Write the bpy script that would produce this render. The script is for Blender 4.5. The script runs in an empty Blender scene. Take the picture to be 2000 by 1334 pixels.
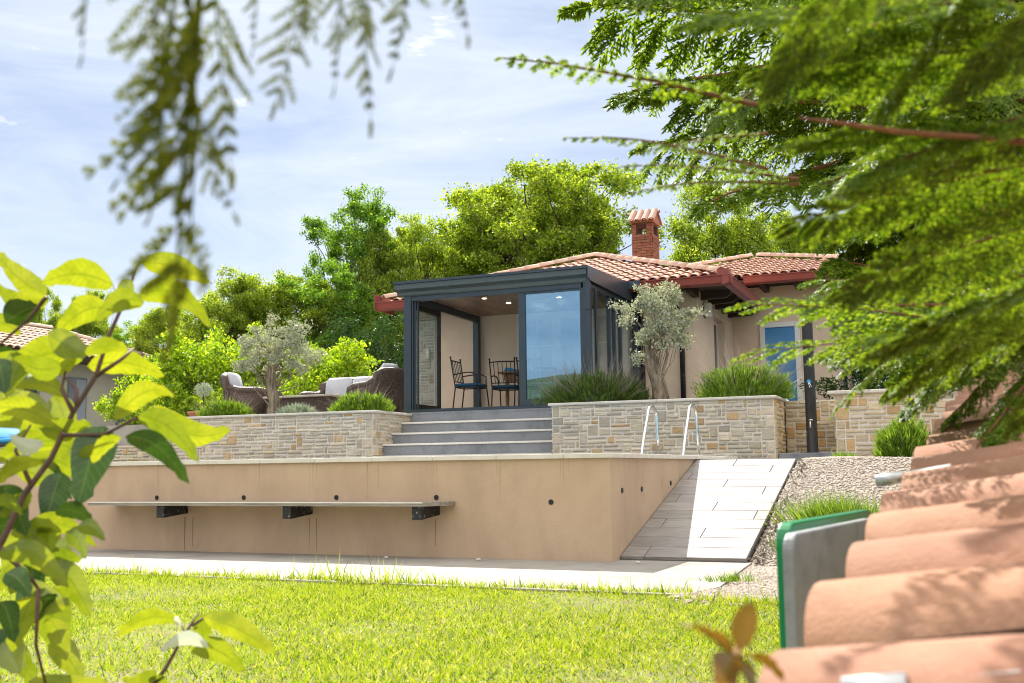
import bpy, math, random
import numpy as np
from mathutils import Vector, Matrix
R = math.radians
random.seed(7); rng = np.random.default_rng(7)
scene = bpy.context.scene
COL = scene.collection

# ------------------------------------------------------------ camera frame
FPX, CX, CY = 2085.95, 1000.0, 667.0
PITCH, ROLL, AP, AC = R(6.8753), R(-.68256), R(23.847), R(22.437)
EYE = .7642
_cp, _sp = math.cos(PITCH), math.sin(PITCH)
FW = np.array([0, _cp, _sp]); _u = np.array([0, -_sp, _cp]); _x = np.array([1., 0, 0])
CXV = _x*math.cos(ROLL)+_u*math.sin(ROLL); CUV = -_x*math.sin(ROLL)+_u*math.cos(ROLL)
def ray(px, py):
    d = FW+CXV*(px-CX)/FPX+CUV*(CY-py)/FPX
    return d/d[1]
def at(px, py, D):
    return ray(px, py)*D+np.array([0, 0, EYE])

# ------------------------------------------------------------ frames
class Frame:
    def __init__(s, o, ang, k=1., e=0.):
        s.o = np.array(o, float); s.ang = ang; s.k = k; s.e = e
        s.a = np.array([math.cos(ang), -math.sin(ang), 0]); s.b = np.array([math.sin(ang), math.cos(ang), 0])
    def w(s, p):
        p = np.atleast_2d(np.array(p, float))
        r = s.o+np.outer(p[:, 0]*s.k, s.a)+np.outer(p[:, 1]*s.k, s.b)
        r[:, 2] += p[:, 2]*s.k+s.e
        return r
WORLD = Frame((0, 0, 0), 0)
_c = at(1196, 1097, EYE/0.08455739); _c[2] = 0
POOL = Frame(_c, AP)
_o = at(726.9, 892, 16.8); _o[2] = 0
HOUSE = Frame(_o, AC, 1.12, -.0917)

# ------------------------------------------------------------ object helpers
def link(o, parent=None):
    COL.objects.link(o)
    if parent is not None: o.parent = parent
    return o
def tag(o, label=None, cat=None, group=None, kind=None):
    if label: o['label'] = label
    if cat: o['category'] = cat
    if group: o['group'] = group
    if kind: o['kind'] = kind
    return o
def thing(name, label, cat, fr=WORLD, loc=(0, 0, 0), rz=0., group=None):
    o = bpy.data.objects.new(name, None); o.empty_display_size = .1
    o.location = fr.w(loc)[0]; o.rotation_euler = (0, 0, rz-fr.ang)
    o.scale = (fr.k,)*3
    link(o); tag(o, label, cat, group)
    return o
def mesh_np(name, V, faces, mats, smooth=False, midx=None, col=None):
    """faces: list of (n,k) int arrays"""
    me = bpy.data.meshes.new(name)
    V = np.asarray(V, np.float32)
    me.vertices.add(len(V)); me.vertices.foreach_set('co', V.ravel())
    loops = np.concatenate([f.ravel() for f in faces]).astype(np.int32)
    cnt = np.concatenate([np.full(len(f), f.shape[1], np.int32) for f in faces])
    st = np.concatenate([[0], np.cumsum(cnt)[:-1]]).astype(np.int32)
    me.loops.add(len(loops)); me.loops.foreach_set('vertex_index', loops)
    me.polygons.add(len(cnt)); me.polygons.foreach_set('loop_start', st)
    try: me.polygons.foreach_set('loop_total', cnt)
    except Exception: pass
    if midx is not None: me.polygons.foreach_set('material_index', np.asarray(midx, np.int32))
    if smooth: me.polygons.foreach_set('use_smooth', np.ones(len(cnt), bool))
    me.update(calc_edges=True)
    if col is not None:
        ca = me.color_attributes.new('Col', 'FLOAT_COLOR', 'POINT')
        c4 = np.ones((len(V), 4), np.float32); c4[:, :3] = col
        ca.data.foreach_set('color', c4.ravel())
    for m in (mats if isinstance(mats, (list, tuple)) else [mats]): me.materials.append(m)
    return me
def obj(name, me, parent=None):
    return link(bpy.data.objects.new(name, me), parent)

class MB:
    def __init__(s): s.v = []; s.f = []; s.m = []; s.c = []; s.cc = (1, 1, 1)
    def add(s, vs, fs, m=0):
        n = len(s.v); s.v += [tuple(map(float, p)) for p in vs]
        s.f += [tuple(i+n for i in f) for f in fs]; s.m += [m]*len(fs); s.c += [s.cc]*len(vs)
        return s
    def box(s, x0, x1, y0, y1, z0, z1, m=0, bev=0.):
        if bev <= 0:
            vs = [(x, y, z) for x in (x0, x1) for y in (y0, y1) for z in (z0, z1)]
            return s.add(vs, [(0, 1, 3, 2), (4, 6, 7, 5), (0, 4, 5, 1), (2, 3, 7, 6), (0, 2, 6, 4), (1, 5, 7, 3)], m)
        b = min(bev, abs(x1-x0)*.45, abs(y1-y0)*.45, abs(z1-z0)*.45)
        vs = []; ids = {}
        X = (x0, x1); Y = (y0, y1); Z = (z0, z1)
        for i in (0, 1):
            for j in (0, 1):
                for k in (0, 1):
                    sx, sy, sz = (1 if i else -1), (1 if j else -1), (1 if k else -1)
                    for ax in range(3):
                        p = [X[i]-(b*sx if ax != 0 else 0), Y[j]-(b*sy if ax != 1 else 0), Z[k]-(b*sz if ax != 2 else 0)]
                        ids[(i, j, k, ax)] = len(vs); vs.append(p)
        F = []
        for k in (0, 1):
            F.append([ids[(0, 0, k, 2)], ids[(1, 0, k, 2)], ids[(1, 1, k, 2)], ids[(0, 1, k, 2)]])
            F.append([ids[(k, 0, 0, 0)], ids[(k, 1, 0, 0)], ids[(k, 1, 1, 0)], ids[(k, 0, 1, 0)]])
            F.append([ids[(0, k, 0, 1)], ids[(1, k, 0, 1)], ids[(1, k, 1, 1)], ids[(0, k, 1, 1)]])
        for i in (0, 1):
            for j in (0, 1):
                F.append([ids[(i, j, 0, 0)], ids[(i, j, 0, 1)], ids[(i, j, 1, 1)], ids[(i, j, 1, 0)]])
                F.append([ids[(i, 0, j, 0)], ids[(i, 0, j, 2)], ids[(i, 1, j, 2)], ids[(i, 1, j, 0)]])
                F.append([ids[(0, i, j, 1)], ids[(0, i, j, 2)], ids[(1, i, j, 2)], ids[(1, i, j, 1)]])
                for k in (0, 1): F.append([ids[(i, j, k, 0)], ids[(i, j, k, 1)], ids[(i, j, k, 2)]])
        return s.add(vs, F, m)
    def prism(s, poly, axis, t0, t1, m=0):
        """polygon in the two other axes, swept along axis (0,1,2)"""
        n = len(poly); vs = []
        for t in (t0, t1):
            for p in poly:
                q = list(p); q.insert(axis, t); vs.append(q)
        fs = [tuple(range(n)), tuple(range(n, 2*n))]+[(i, (i+1) % n, (i+1) % n+n, i+n) for i in range(n)]
        return s.add(vs, fs, m)
    def tube(s, path, r, n=8, m=0, cap=True, flat=1.):
        P = np.array(path, float); k = len(P)
        rr = np.full(k, r) if np.isscalar(r) else np.array(r, float)
        T = np.gradient(P, axis=0); T /= np.linalg.norm(T, axis=1)[:, None]+1e-9
        ref = np.array([0, 0, 1.]) if abs(T[0][2]) < .9 else np.array([1., 0, 0])
        N = np.cross(T[0], ref); N /= np.linalg.norm(N); vs = []
        for i in range(k):
            N = N-T[i]*(N@T[i]); N /= np.linalg.norm(N); B = np.cross(T[i], N)
            for j in range(n):
                a = 2*math.pi*j/n
                vs.append(P[i]+rr[i]*(math.cos(a)*N+math.sin(a)*B*flat))
        fs = [(i*n+j, i*n+(j+1) % n, (i+1)*n+(j+1) % n, (i+1)*n+j) for i in range(k-1) for j in range(n)]
        if cap: fs += [tuple(range(n)), tuple(range((k-1)*n, k*n))]
        return s.add(vs, fs, m)
    def lathe(s, prof, c=(0, 0, 0), n=16, m=0):
        vs = []; k = len(prof)
        for (r, z) in prof:
            for j in range(n):
                a = 2*math.pi*j/n; vs.append((c[0]+r*math.cos(a), c[1]+r*math.sin(a), c[2]+z))
        fs = [(i*n+j, i*n+(j+1) % n, (i+1)*n+(j+1) % n, (i+1)*n+j) for i in range(k-1) for j in range(n)]
        fs += [tuple(range(n)), tuple(range((k-1)*n, k*n))]
        return s.add(vs, fs, m)
    def build(s, name, mats, parent=None, smooth=False, col=False):
        me = bpy.data.meshes.new(name)
        me.from_pydata(s.v, [], s.f)
        for m in (mats if isinstance(mats, (list, tuple)) else [mats]): me.materials.append(m)
        me.polygons.foreach_set('material_index', s.m)
        import bmesh
        bm = bmesh.new(); bm.from_mesh(me); bmesh.ops.recalc_face_normals(bm, faces=bm.faces); bm.to_mesh(me); bm.free()
        if col:
            ca = me.color_attributes.new('Col', 'FLOAT_COLOR', 'POINT')
            c4 = np.ones((len(s.v), 4), np.float32); c4[:, :3] = np.array(s.c); ca.data.foreach_set('color', c4.ravel())
        if smooth: me.polygons.foreach_set('use_smooth', np.ones(len(me.polygons), bool))
        me.update()
        return obj(name, me, parent)

# ------------------------------------------------------------ materials
def _nt(name):
    m = bpy.data.materials.new(name); m.use_nodes = True; nt = m.node_tree; nt.nodes.clear()
    out = nt.nodes.new('ShaderNodeOutputMaterial'); return m, nt, out
def N(nt, typ, **kw):
    n = nt.nodes.new(typ)
    for k, v in kw.items():
        if k[0] == 'i' and k[1:].isdigit(): n.inputs[int(k[1:])].default_value = v
        elif k in n.inputs.keys(): n.inputs[k].default_value = v
        else: setattr(n, k, v)
    return n
def ramp(nt, fac, stops):
    r = nt.nodes.new('ShaderNodeValToRGB'); nt.links.new(fac, r.inputs[0])
    while len(r.color_ramp.elements) < len(stops): r.color_ramp.elements.new(.5)
    for e, (p, c) in zip(r.color_ramp.elements, stops):
        e.position = p; e.color = (*c, 1) if len(c) == 3 else c
    return r.outputs[0]
def noise(nt, scale, detail=4, rough=.55, vec=None, stretch=None):
    if vec is None: vec = nt.nodes.new('ShaderNodeTexCoord').outputs['Object']
    if stretch:
        mp = N(nt, 'ShaderNodeMapping'); mp.inputs['Scale'].default_value = stretch
        nt.links.new(vec, mp.inputs[0]); vec = mp.outputs[0]
    n = N(nt, 'ShaderNodeTexNoise', Scale=scale, Detail=detail, Roughness=rough); nt.links.new(vec, n.inputs['Vector'])
    return n.outputs[0]
def mixc(nt, fac, a, b, mode='MIX'):
    n = nt.nodes.new('ShaderNodeMix'); n.data_type = 'RGBA'; n.blend_type = mode
    for s, v in ((n.inputs[0], fac), (n.inputs[6], a), (n.inputs[7], b)):
        if hasattr(v, 'node'): nt.links.new(v, s)
        else: s.default_value = v if isinstance(v, (int, float)) else (*v, 1)
    return n.outputs[2]
def surf(name, c1, c2=None, scale=6., rough=.7, metal=0., bump=0., bscale=40., spec=.5, stretch=None, c3=None, s3=1.2, attr=False, f3=(.5, .7), coat=0., st3=None):
    m, nt, out = _nt(name)
    p = N(nt, 'ShaderNodeBsdfPrincipled', Roughness=rough, Metallic=metal)
    p.inputs['Specular IOR Level'].default_value = spec
    p.inputs['Coat Weight'].default_value = coat
    c2 = c2 or tuple(x*.8 for x in c1)
    f = noise(nt, scale, 6, .6, stretch=stretch)
    col = ramp(nt, f, [(.32, c1), (.68, c2)])
    if c3:
        f3n = noise(nt, s3, 6, .65, stretch=st3)
        col = mixc(nt, ramp(nt, f3n, [(f3[0], (0, 0, 0)), (f3[1], (1, 1, 1))]), col, c3)
    if attr:
        a = N(nt, 'ShaderNodeAttribute', attribute_name='Col'); col = mixc(nt, 1., col, a.outputs['Color'], 'MULTIPLY')
    nt.links.new(col, p.inputs['Base Color'])
    if bump:
        b = N(nt, 'ShaderNodeBump', Strength=bump, Distance=.02)
        nt.links.new(noise(nt, bscale, 5, .65, stretch=stretch), b.inputs['Height']); nt.links.new(b.outputs[0], p.inputs['Normal'])
    nt.links.new(p.outputs[0], out.inputs[0])
    return m
def leafmat(name, cols, trans=.45, gloss=.03, rough=.35, tcol=None, vein=0., back=None, uvv=False):
    """foliage: per-leaf colour by island, diffuse + translucent + a little gloss"""
    m, nt, out = _nt(name)
    g = N(nt, 'ShaderNodeNewGeometry')
    k = len(cols); col = ramp(nt, g.outputs['Random Per Island'], [(i/max(1, k-1), c) for i, c in enumerate(cols)])
    tc = mixc(nt, 1., col, tcol or (1.25, 1.15, .45), 'MULTIPLY')
    if uvv:
        a = N(nt, 'ShaderNodeAttribute', attribute_name='Col'); sp = nt.nodes.new('ShaderNodeSeparateColor'); nt.links.new(a.outputs['Color'], sp.inputs[0])
        def mth(op, x, y=None, z=None):
            n = N(nt, 'ShaderNodeMath', operation=op)
            for i, v in enumerate((x, y, z)):
                if v is None: continue
                if hasattr(v, 'node'): nt.links.new(v, n.inputs[i])
                else: n.inputs[i].default_value = v
            return n.outputs[0]
        av = mth('ABSOLUTE', mth('MULTIPLY_ADD', sp.outputs[1], 2., -1.))
        ph = mth('FRACT', mth('MULTIPLY_ADD', av, -1.6, mth('MULTIPLY', sp.outputs[0], 11.)))
        side = ramp(nt, ph, [(0., (1, 1, 1)), (.07, (1, 1, 1)), (.16, (0, 0, 0))]); mid = ramp(nt, av, [(.0, (1, 1, 1)), (.05, (1, 1, 1)), (.10, (0, 0, 0))])
        vv = mixc(nt, 1., side, mid, 'LIGHTEN'); blot = noise(nt, 26, 4, .6)
        col = mixc(nt, mixc(nt, 1., vv, (.22, .22, .22), 'MULTIPLY'), col, (.52, .60, .16))
        dk = ramp(nt, blot, [(.42, (1, 1, 1)), (.66, (.62, .70, .5))]); col = mixc(nt, 1., col, dk, 'MULTIPLY'); tc = mixc(nt, 1., tc, mixc(nt, vv, dk, (.55, .62, .4)), 'MULTIPLY')
        fle = noise(nt, 140, 2, .5); col = mixc(nt, ramp(nt, fle, [(.70, (0, 0, 0)), (.74, (1, 1, 1))]), col, (.16, .09, .02)); 
    if vein:
        w = noise(nt, 60, 3, .5); col = mixc(nt, vein, col, mixc(nt, w, (.2, .25, .05), (1, 1, .8)), 'MULTIPLY')
    if back: col = mixc(nt, g.outputs['Backfacing'], col, back)
    d = N(nt, 'ShaderNodeBsdfDiffuse'); t = N(nt, 'ShaderNodeBsdfTranslucent'); gl = N(nt, 'ShaderNodeBsdfGlossy', Roughness=rough)
    gl.inputs[0].default_value = (1, 1, 1, 1)
    nt.links.new(col, d.inputs[0]); nt.links.new(tc, t.inputs[0])
    a = N(nt, 'ShaderNodeMixShader', i0=trans); nt.links.new(d.outputs[0], a.inputs[1]); nt.links.new(t.outputs[0], a.inputs[2])
    b = N(nt, 'ShaderNodeMixShader', i0=gloss); nt.links.new(a.outputs[0], b.inputs[1]); nt.links.new(gl.outputs[0], b.inputs[2])
    nt.links.new(b.outputs[0], out.inputs[0])
    return m
def glassmat(name, tint=(.75, .88, .95), refl=.35, rcol=(1, 1, 1), mx=1.):
    m, nt, out = _nt(name)
    t = N(nt, 'ShaderNodeBsdfTransparent'); t.inputs[0].default_value = (*tint, 1)
    g = N(nt, 'ShaderNodeBsdfGlossy', Roughness=.0); g.inputs[0].default_value = (*rcol, 1)
    lw = N(nt, 'ShaderNodeLayerWeight', Blend=.25)
    mr = N(nt, 'ShaderNodeMapRange'); mr.inputs[3].default_value = refl; mr.inputs[4].default_value = mx
    nt.links.new(lw.outputs['Fresnel'], mr.inputs[0])
    x = N(nt, 'ShaderNodeMixShader'); nt.links.new(mr.outputs[0], x.inputs[0])
    nt.links.new(t.outputs[0], x.inputs[1]); nt.links.new(g.outputs[0], x.inputs[2]); nt.links.new(x.outputs[0], out.inputs[0])
    return m
M = {}
M['plaster'] = surf('plaster', (.80, .645, .50), (.75, .59, .455), 3., .92, bump=.35, bscale=160, c3=(.70, .55, .43), s3=.9, spec=.2)
M['pool_plaster'] = surf('pool_plaster', (.67, .495, .345), (.60, .435, .30), 2.2, .92, bump=.5, bscale=180, c3=(.47, .325, .24), s3=1.3, st3=(1.6, 1.6, .7), f3=(.45, .9), spec=.2)
M['coping'] = surf('coping', (.74, .70, .62), (.64, .60, .52), 7, .6, bump=.1, bscale=60)
M['stonecap'] = surf('stone_cap', (.68, .64, .56), (.56, .52, .45), 9, .75, bump=.2, bscale=60)
M['stone'] = surf('stone', (1.05, 1.03, .98), (.82, .79, .73), 9, .9, bump=.9, bscale=34, attr=True, stretch=(1, 1, 3.2), spec=.2)
M['mortar'] = surf('mortar', (.76, .72, .66), (.64, .60, .54), 14, .95, bump=.3, bscale=90, spec=.1)
M['granite'] = surf('granite', (.30, .31, .33), (.16, .17, .19), 130, .5, bump=.1, bscale=120, c3=(.10, .11, .13), s3=2.4, f3=(.48, .8))
M['tread'] = surf('tread_edge', (.80, .76, .70), (.68, .64, .58), 12, .6)
M['concrete'] = surf('concrete', (.36, .335, .30), (.29, .265, .23), 2.2, .85, bump=.25, bscale=70, c3=(.20, .185, .16), s3=2.2, f3=(.52, .8))
M['tile_ramp'] = surf('ramp_tile', (.40, .375, .35), (.23, .205, .19), 8, .5, bump=.12, bscale=40, stretch=(.6, 7, 7), attr=True, c3=(.27, .24, .215), s3=2.6, f3=(.5, .8))
M['grout'] = surf('grout', (.17, .155, .14), None, 12, .9)
M['frame'] = surf('anthracite', (.045, .062, .08), (.055, .07, .088), 3, .32, metal=.3)
M['fascia'] = surf('fascia_grey', (.085, .105, .105), (.10, .12, .115), 3, .28, metal=.45)
M['black'] = surf('black_metal', (.018, .018, .02), (.03, .03, .03), 8, .45, metal=.3)
M['dark_wood'] = surf('dark_wood', (.045, .026, .018), (.022, .013, .01), 6, .55, stretch=(1, 8, 8), bump=.2, bscale=20)
M['ceil_wood'] = surf('ceiling_wood', (.30, .17, .11), (.17, .09, .06), 5, .35, stretch=(8, 1, 8), bump=.05, bscale=20, attr=True)
M['bench_wood'] = surf('weathered_wood', (.42, .37, .31), (.20, .17, .14), 6, .7, stretch=(.7, 9, 9), bump=.4, bscale=22)
M['bracket'] = surf('black_bracket', (.012, .012, .013), (.02, .02, .02), 20, .6, c3=(.30, .29, .27), s3=26, f3=(.58, .64))
M['rooftile'] = surf('roof_tile', (.62, .375, .275), (.48, .26, .19), 5, .8, bump=.25, bscale=60, attr=True, c3=(.50, .40, .32), s3=3.5, f3=(.5, .85))
M['bigtile'] = surf('big_roof_tile', (.48, .265, .18), (.38, .19, .12), 12, .85, bump=.25, bscale=130, attr=True, c3=(.26, .13, .085), s3=7., f3=(.58, .80), spec=.2)
M['gutter'] = surf('red_gutter', (.30, .065, .05), (.26, .055, .042), 4, .35)
M['brick'] = surf('brick', (1, 1, 1), (.7, .68, .66), 22, .9, bump=.4, bscale=70, attr=True, spec=.2)
M['white'] = surf('white_paint', (.78, .78, .77), (.72, .72, .71), 4, .4)
M['lampwhite'] = surf('lamp_white', (.82, .82, .80), None, 4, .5)
M['curtain'] = surf('curtain', (.55, .57, .60), (.42, .45, .50), 3, .9, stretch=(14, 14, .3))
M['steel'] = surf('steel', (.72, .72, .68), (.66, .66, .62), 3, .06, metal=1.)
M['galv'] = surf('galvanised', (.60, .61, .62), (.5, .51, .52), 5, .35, metal=.6)
M['teak'] = surf('teak', (.36, .18, .08), (.26, .12, .05), 6, .5, stretch=(1, 7, 7))
M['cushion_teal'] = surf('cushion_teal', (.02, .085, .16), (.015, .06, .12), 12, .9, bump=.2)
M['cushion_blue'] = surf('cushion_blue', (.03, .30, .58), (.02, .24, .48), 8, .8)
M['cushion_grey'] = surf('cushion_grey', (.56, .57, .61), (.48, .49, .53), 5, .95, bump=.35, bscale=30, spec=.1)
M['wicker'] = surf('wicker', (.17, .11, .085), (.025, .017, .013), 26, .5, bump=1., bscale=26, stretch=(1, 1, 3))
M['tabletop'] = surf('table_top', (.60, .55, .48), (.50, .45, .39), 6, .4)
M['bark'] = surf('bark', (.17, .125, .09), (.07, .052, .038), 9, .95, bump=1., bscale=22, stretch=(1, 1, .25))
M['olive_bark'] = surf('olive_bark', (.50, .40, .29), (.09, .065, .045), 13, .95, bump=1.2, bscale=26, stretch=(1, 1, .22))
M['twig'] = surf('red_twig', (.40, .17, .07), (.20, .09, .045), 60, .85, bump=.8, bscale=90)
M['shrubstem'] = surf('shrub_stem', (.13, .06, .04), (.06, .03, .02), 40, .6)
M['soil'] = surf('soil', (.16, .115, .08), (.08, .06, .045), 14, .95, bump=.8, bscale=40)
M['terracotta'] = surf('terracotta', (.45, .19, .11), (.38, .16, .10), 8, .8)
M['green_plastic'] = surf('green_plastic', (.0, .23, .075), (.0, .20, .065), 3, .3)
M['grey_plastic'] = surf('grey_plastic', (.32, .335, .355), (.27, .285, .30), 5, .5, c3=(.15, .16, .17), s3=7)
M['farwall'] = surf('far_plaster', (.50, .47, .39), (.44, .41, .34), 2, .9)
M['farroof'] = surf('far_roof_tile', (.62, .44, .34), (.44, .28, .21), 6, .85, attr=True)
M['shutter'] = surf('grey_shutter', (.33, .35, .41), (.28, .30, .35), 3, .6)
M['greytrim'] = surf('grey_trim', (.20, .215, .26), None, 3, .6)
M['darkglass'] = surf('dark_glass', (.02, .03, .04), None, 3, .05)
M['blueglass'] = surf('blue_door_panel', (.09, .28, .56), (.07, .24, .50), 3, .12)
M['glass'] = glassmat('coated_glass', (.86, .94, .98), .34, (.52, .80, 1.))
M['glass2'] = glassmat('side_glass', (.90, .95, .95), .05, mx=.35)
M['water'] = surf('pool_water', (.03, .26, .55), (.02, .22, .5), 2, .03, bump=.1, bscale=4)
M['pebble'] = surf('pebble', (1, 1, 1), (.75, .72, .68), 30, .85, attr=True)
M['ground'] = surf('ground', (.06, .08, .022), (.025, .035, .010), .35, .95, bump=.5, bscale=30)
M['lawnsoil'] = surf('lawn_soil', (.20, .24, .05), (.16, .13, .06), 7, .95, bump=.6, bscale=30, c3=(.34, .27, .15), s3=1.6, f3=(.55, .72))
M['gravelbed'] = surf('gravel_bed', (.60, .51, .42), (.38, .32, .26), 26, .95, bump=1., bscale=70)
M['bulb'], _n, _out = _nt('lit_lamp'); _e = N(_n, 'ShaderNodeEmission', Strength=5.); _e.inputs[0].default_value = (1, .82, .5, 1); _n.links.new(_e.outputs[0], _out.inputs[0])
M['oak'] = leafmat('oak_leaves', [(.07, .15, .015), (.29, .42, .035), (.56, .66, .09)], .6, tcol=(1.22, 1.15, .42))
M['oak_y'] = leafmat('yellow_green_leaves', [(.13, .22, .02), (.38, .50, .05), (.60, .70, .12)], .6, tcol=(1.1, 1.12, .4))
M['oak_d'] = leafmat('mid_green_leaves', [(.04, .12, .012), (.15, .31, .025), (.34, .52, .05)], .6, tcol=(1.16, 1.15, .42))
M['bush'] = leafmat('bush_leaves', [(.10, .22, .015), (.34, .50, .03), (.55, .68, .05)], .6, tcol=(1.2, 1.15, .38))
M['evergreen'] = leafmat('evergreen_leaves', [(.02, .06, .012), (.04, .10, .02), (.07, .16, .03)], .3)
M['olive'] = leafmat('olive_leaves', [(.22, .25, .14), (.40, .42, .28), (.60, .60, .45)], .35, .03, tcol=(1., 1., .7), back=(.52, .54, .44))
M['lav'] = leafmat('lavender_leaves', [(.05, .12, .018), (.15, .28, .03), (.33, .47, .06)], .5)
M['lavd'] = leafmat('dark_lavender_leaves', [(.04, .08, .025), (.10, .17, .045), (.20, .30, .06)], .45)  # darker green lavender
M['santo'] = leafmat('grey_leaves', [(.30, .36, .26), (.40, .46, .34), (.50, .56, .44)], .3, tcol=(1, 1, .8))
M['stalk'] = leafmat('dry_stalks', [(.22, .17, .15), (.36, .29, .24), (.45, .38, .30)], .2, tcol=(1, 1, .9))
M['grass'] = leafmat('grass_blades', [(.05, .11, .008), (.20, .34, .015), (.40, .52, .02), (.46, .56, .03), (.62, .60, .30)], .45, .02)
M['conifer'] = leafmat('conifer_sprays', [(.06, .13, .010), (.15, .26, .018), (.34, .46, .04)], .52, .03)
M['shrubleaf'] = leafmat('shrub_leaves', [(.20, .28, .03), (.27, .34, .035), (.34, .40, .05)], .6, .05, .3, tcol=(1.2, 1.06, .2), uvv=True)
M['shrubdark'] = leafmat('shaded_leaves', [(.035, .09, .015), (.055, .13, .018)], .2, .04, .3, uvv=True)  # same leaves in shade, the shade put into a darker green
M['paleleaf'] = leafmat('glare_leaves', [(.62, .66, .60), (.70, .74, .70)], .4, .2, .3, tcol=(1, 1, .8))  # glare on a leaf painted as a pale tone
M['conifer_shade'] = leafmat('crown_shade_sprays', [(.018, .045, .008), (.035, .075, .012)], .3, .01)  # shade inside the crown put into a near-black green
M['conifer_d'] = leafmat('olive_conifer_sprays', [(.12, .15, .015), (.17, .20, .02)], .4, .01)  # duller olive green of the hanging sprays
M['brownleaf'] = leafmat('bronze_leaves', [(.15, .10, .02), (.22, .13, .02), (.11, .09, .025)], .45, .05, .35, tcol=(1.25, .95, .4), uvv=True)

# ------------------------------------------------------------ foliage meshes
def rand_dirs(n):
    v = rng.normal(size=(n, 3)); return v/np.linalg.norm(v, axis=1)[:, None]
def leaf_quads(P, L, W, up=.35, axis=None, fold=.2):
    """one folded pointed leaf (4 tris as 2 quads) at each point"""
    n = len(P); A = rand_dirs(n) if axis is None else axis+rand_dirs(n)*.45
    A /= np.linalg.norm(A, axis=1)[:, None]
    Nn = rand_dirs(n); Nn[:, 2] += up; S = np.cross(A, Nn); S /= np.linalg.norm(S, axis=1)[:, None]+1e-9
    Nn = np.cross(S, A)
    L = (np.full(n, L)*rng.uniform(.7, 1.25, n))[:, None]; W = (np.full(n, W)*rng.uniform(.7, 1.2, n))[:, None]
    b = P; t = P+A*L; l = P+A*L*.45+S*W*.5+Nn*W*fold; r = P+A*L*.45-S*W*.5+Nn*W*fold; m = P+A*L*.5
    V = np.stack([b, l, t, r], 1).reshape(-1, 3)
    i = np.arange(n)[:, None]*4
    return V, i+np.array([[0, 1, 2, 3]])
def crown_mesh(name, mat, env, nclump, nleaf, leaf, cr, seed, trunk_h, branches=True, low=.0, tr=.16, bark='bark'):
    """crown envelope env=(rx,ry,rz,zc); returns crown mesh + trunk mesh"""
    global rng
    sv = rng; rng = np.random.default_rng(seed)
    rx, ry, rz, zc = env
    C = []
    while len(C) < nclump:
        d = rand_dirs(1)[0]; r = rng.uniform(.25, 1)**.45
        if d[2] < -.75+low: continue
        lob = 1+.16*math.sin(3*math.atan2(d[1], d[0])+seed)+.13*math.sin(5*d[2]+seed*2)+rng.uniform(-.1, .12)
        p = np.array([d[0]*rx, d[1]*ry, d[2]*rz])*r*lob+np.array([0, 0, zc])
        if C and min(np.linalg.norm(p-q) for q in C) < cr*.55: 
            if rng.uniform() < .8: continue
        C.append(p)
    C = np.array(C)
    pts = []
    for c in C:
        k = int(nleaf*rng.uniform(.6, 1.4)); s = cr*rng.uniform(.7, 1.15)
        sub = rand_dirs(9)*s*rng.uniform(.35, 1., (9, 1))*np.array([1, 1, .75])
        w = sub[rng.integers(0, 9, k)]
        pts.append(c+w+rng.normal(size=(k, 3))*s*np.array([.24, .24, .17]))
    pts = np.concatenate(pts)
    V, F = leaf_quads(pts, leaf, leaf*.62)
    me = mesh_np(name, V, [F], mat)
    mb = MB()
    top = zc+rz*.25
    tp = [(0, 0, 0), (rng.uniform(-.1, .1), rng.uniform(-.1, .1), trunk_h), (rng.uniform(-.2, .2), rng.uniform(-.2, .2), (trunk_h+top)/2), (0, 0, top)]
    mb.tube(tp, [tr*1.3, tr, tr*.7, tr*.25], 7)
    if branches:
        for c in C:
            s = np.array(tp[1])*(1-(q := rng.uniform(0, 1)))+np.array(tp[3])*q
            s[2] = min(s[2], c[2]-.1*abs(rz)) if c[2]-.1*abs(rz) > trunk_h*.6 else trunk_h*.8
            mid = (s+c)/2+rng.normal(size=3)*.12*rx+np.array([0, 0, -.06*rz])
            mb.tube([s, (s*.55+mid*.45), mid, (mid+c)/2+rng.normal(size=3)*.03*rx, c], [tr*.34, tr*.26, tr*.18, tr*.11, tr*.04], 5, cap=False)
    tm = mb.build('trunk', M[bark], None, smooth=True); d = tm.data
    COL.objects.unlink(tm); bpy.data.objects.remove(tm)
    rng = sv
    return me, d
def place_tree(name, label, cat, loc, meshes, scale=1., rz=0., group=None, sz=None):
    o = bpy.data.objects.new(name, None); link(o); tag(o, label, cat, group)
    o.location = loc; o.rotation_euler = (0, 0, rz); o.scale = (scale, scale, sz or scale)
    c = obj('crown', meshes[0], o); t = obj('trunk', meshes[1], o)
    return o

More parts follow.
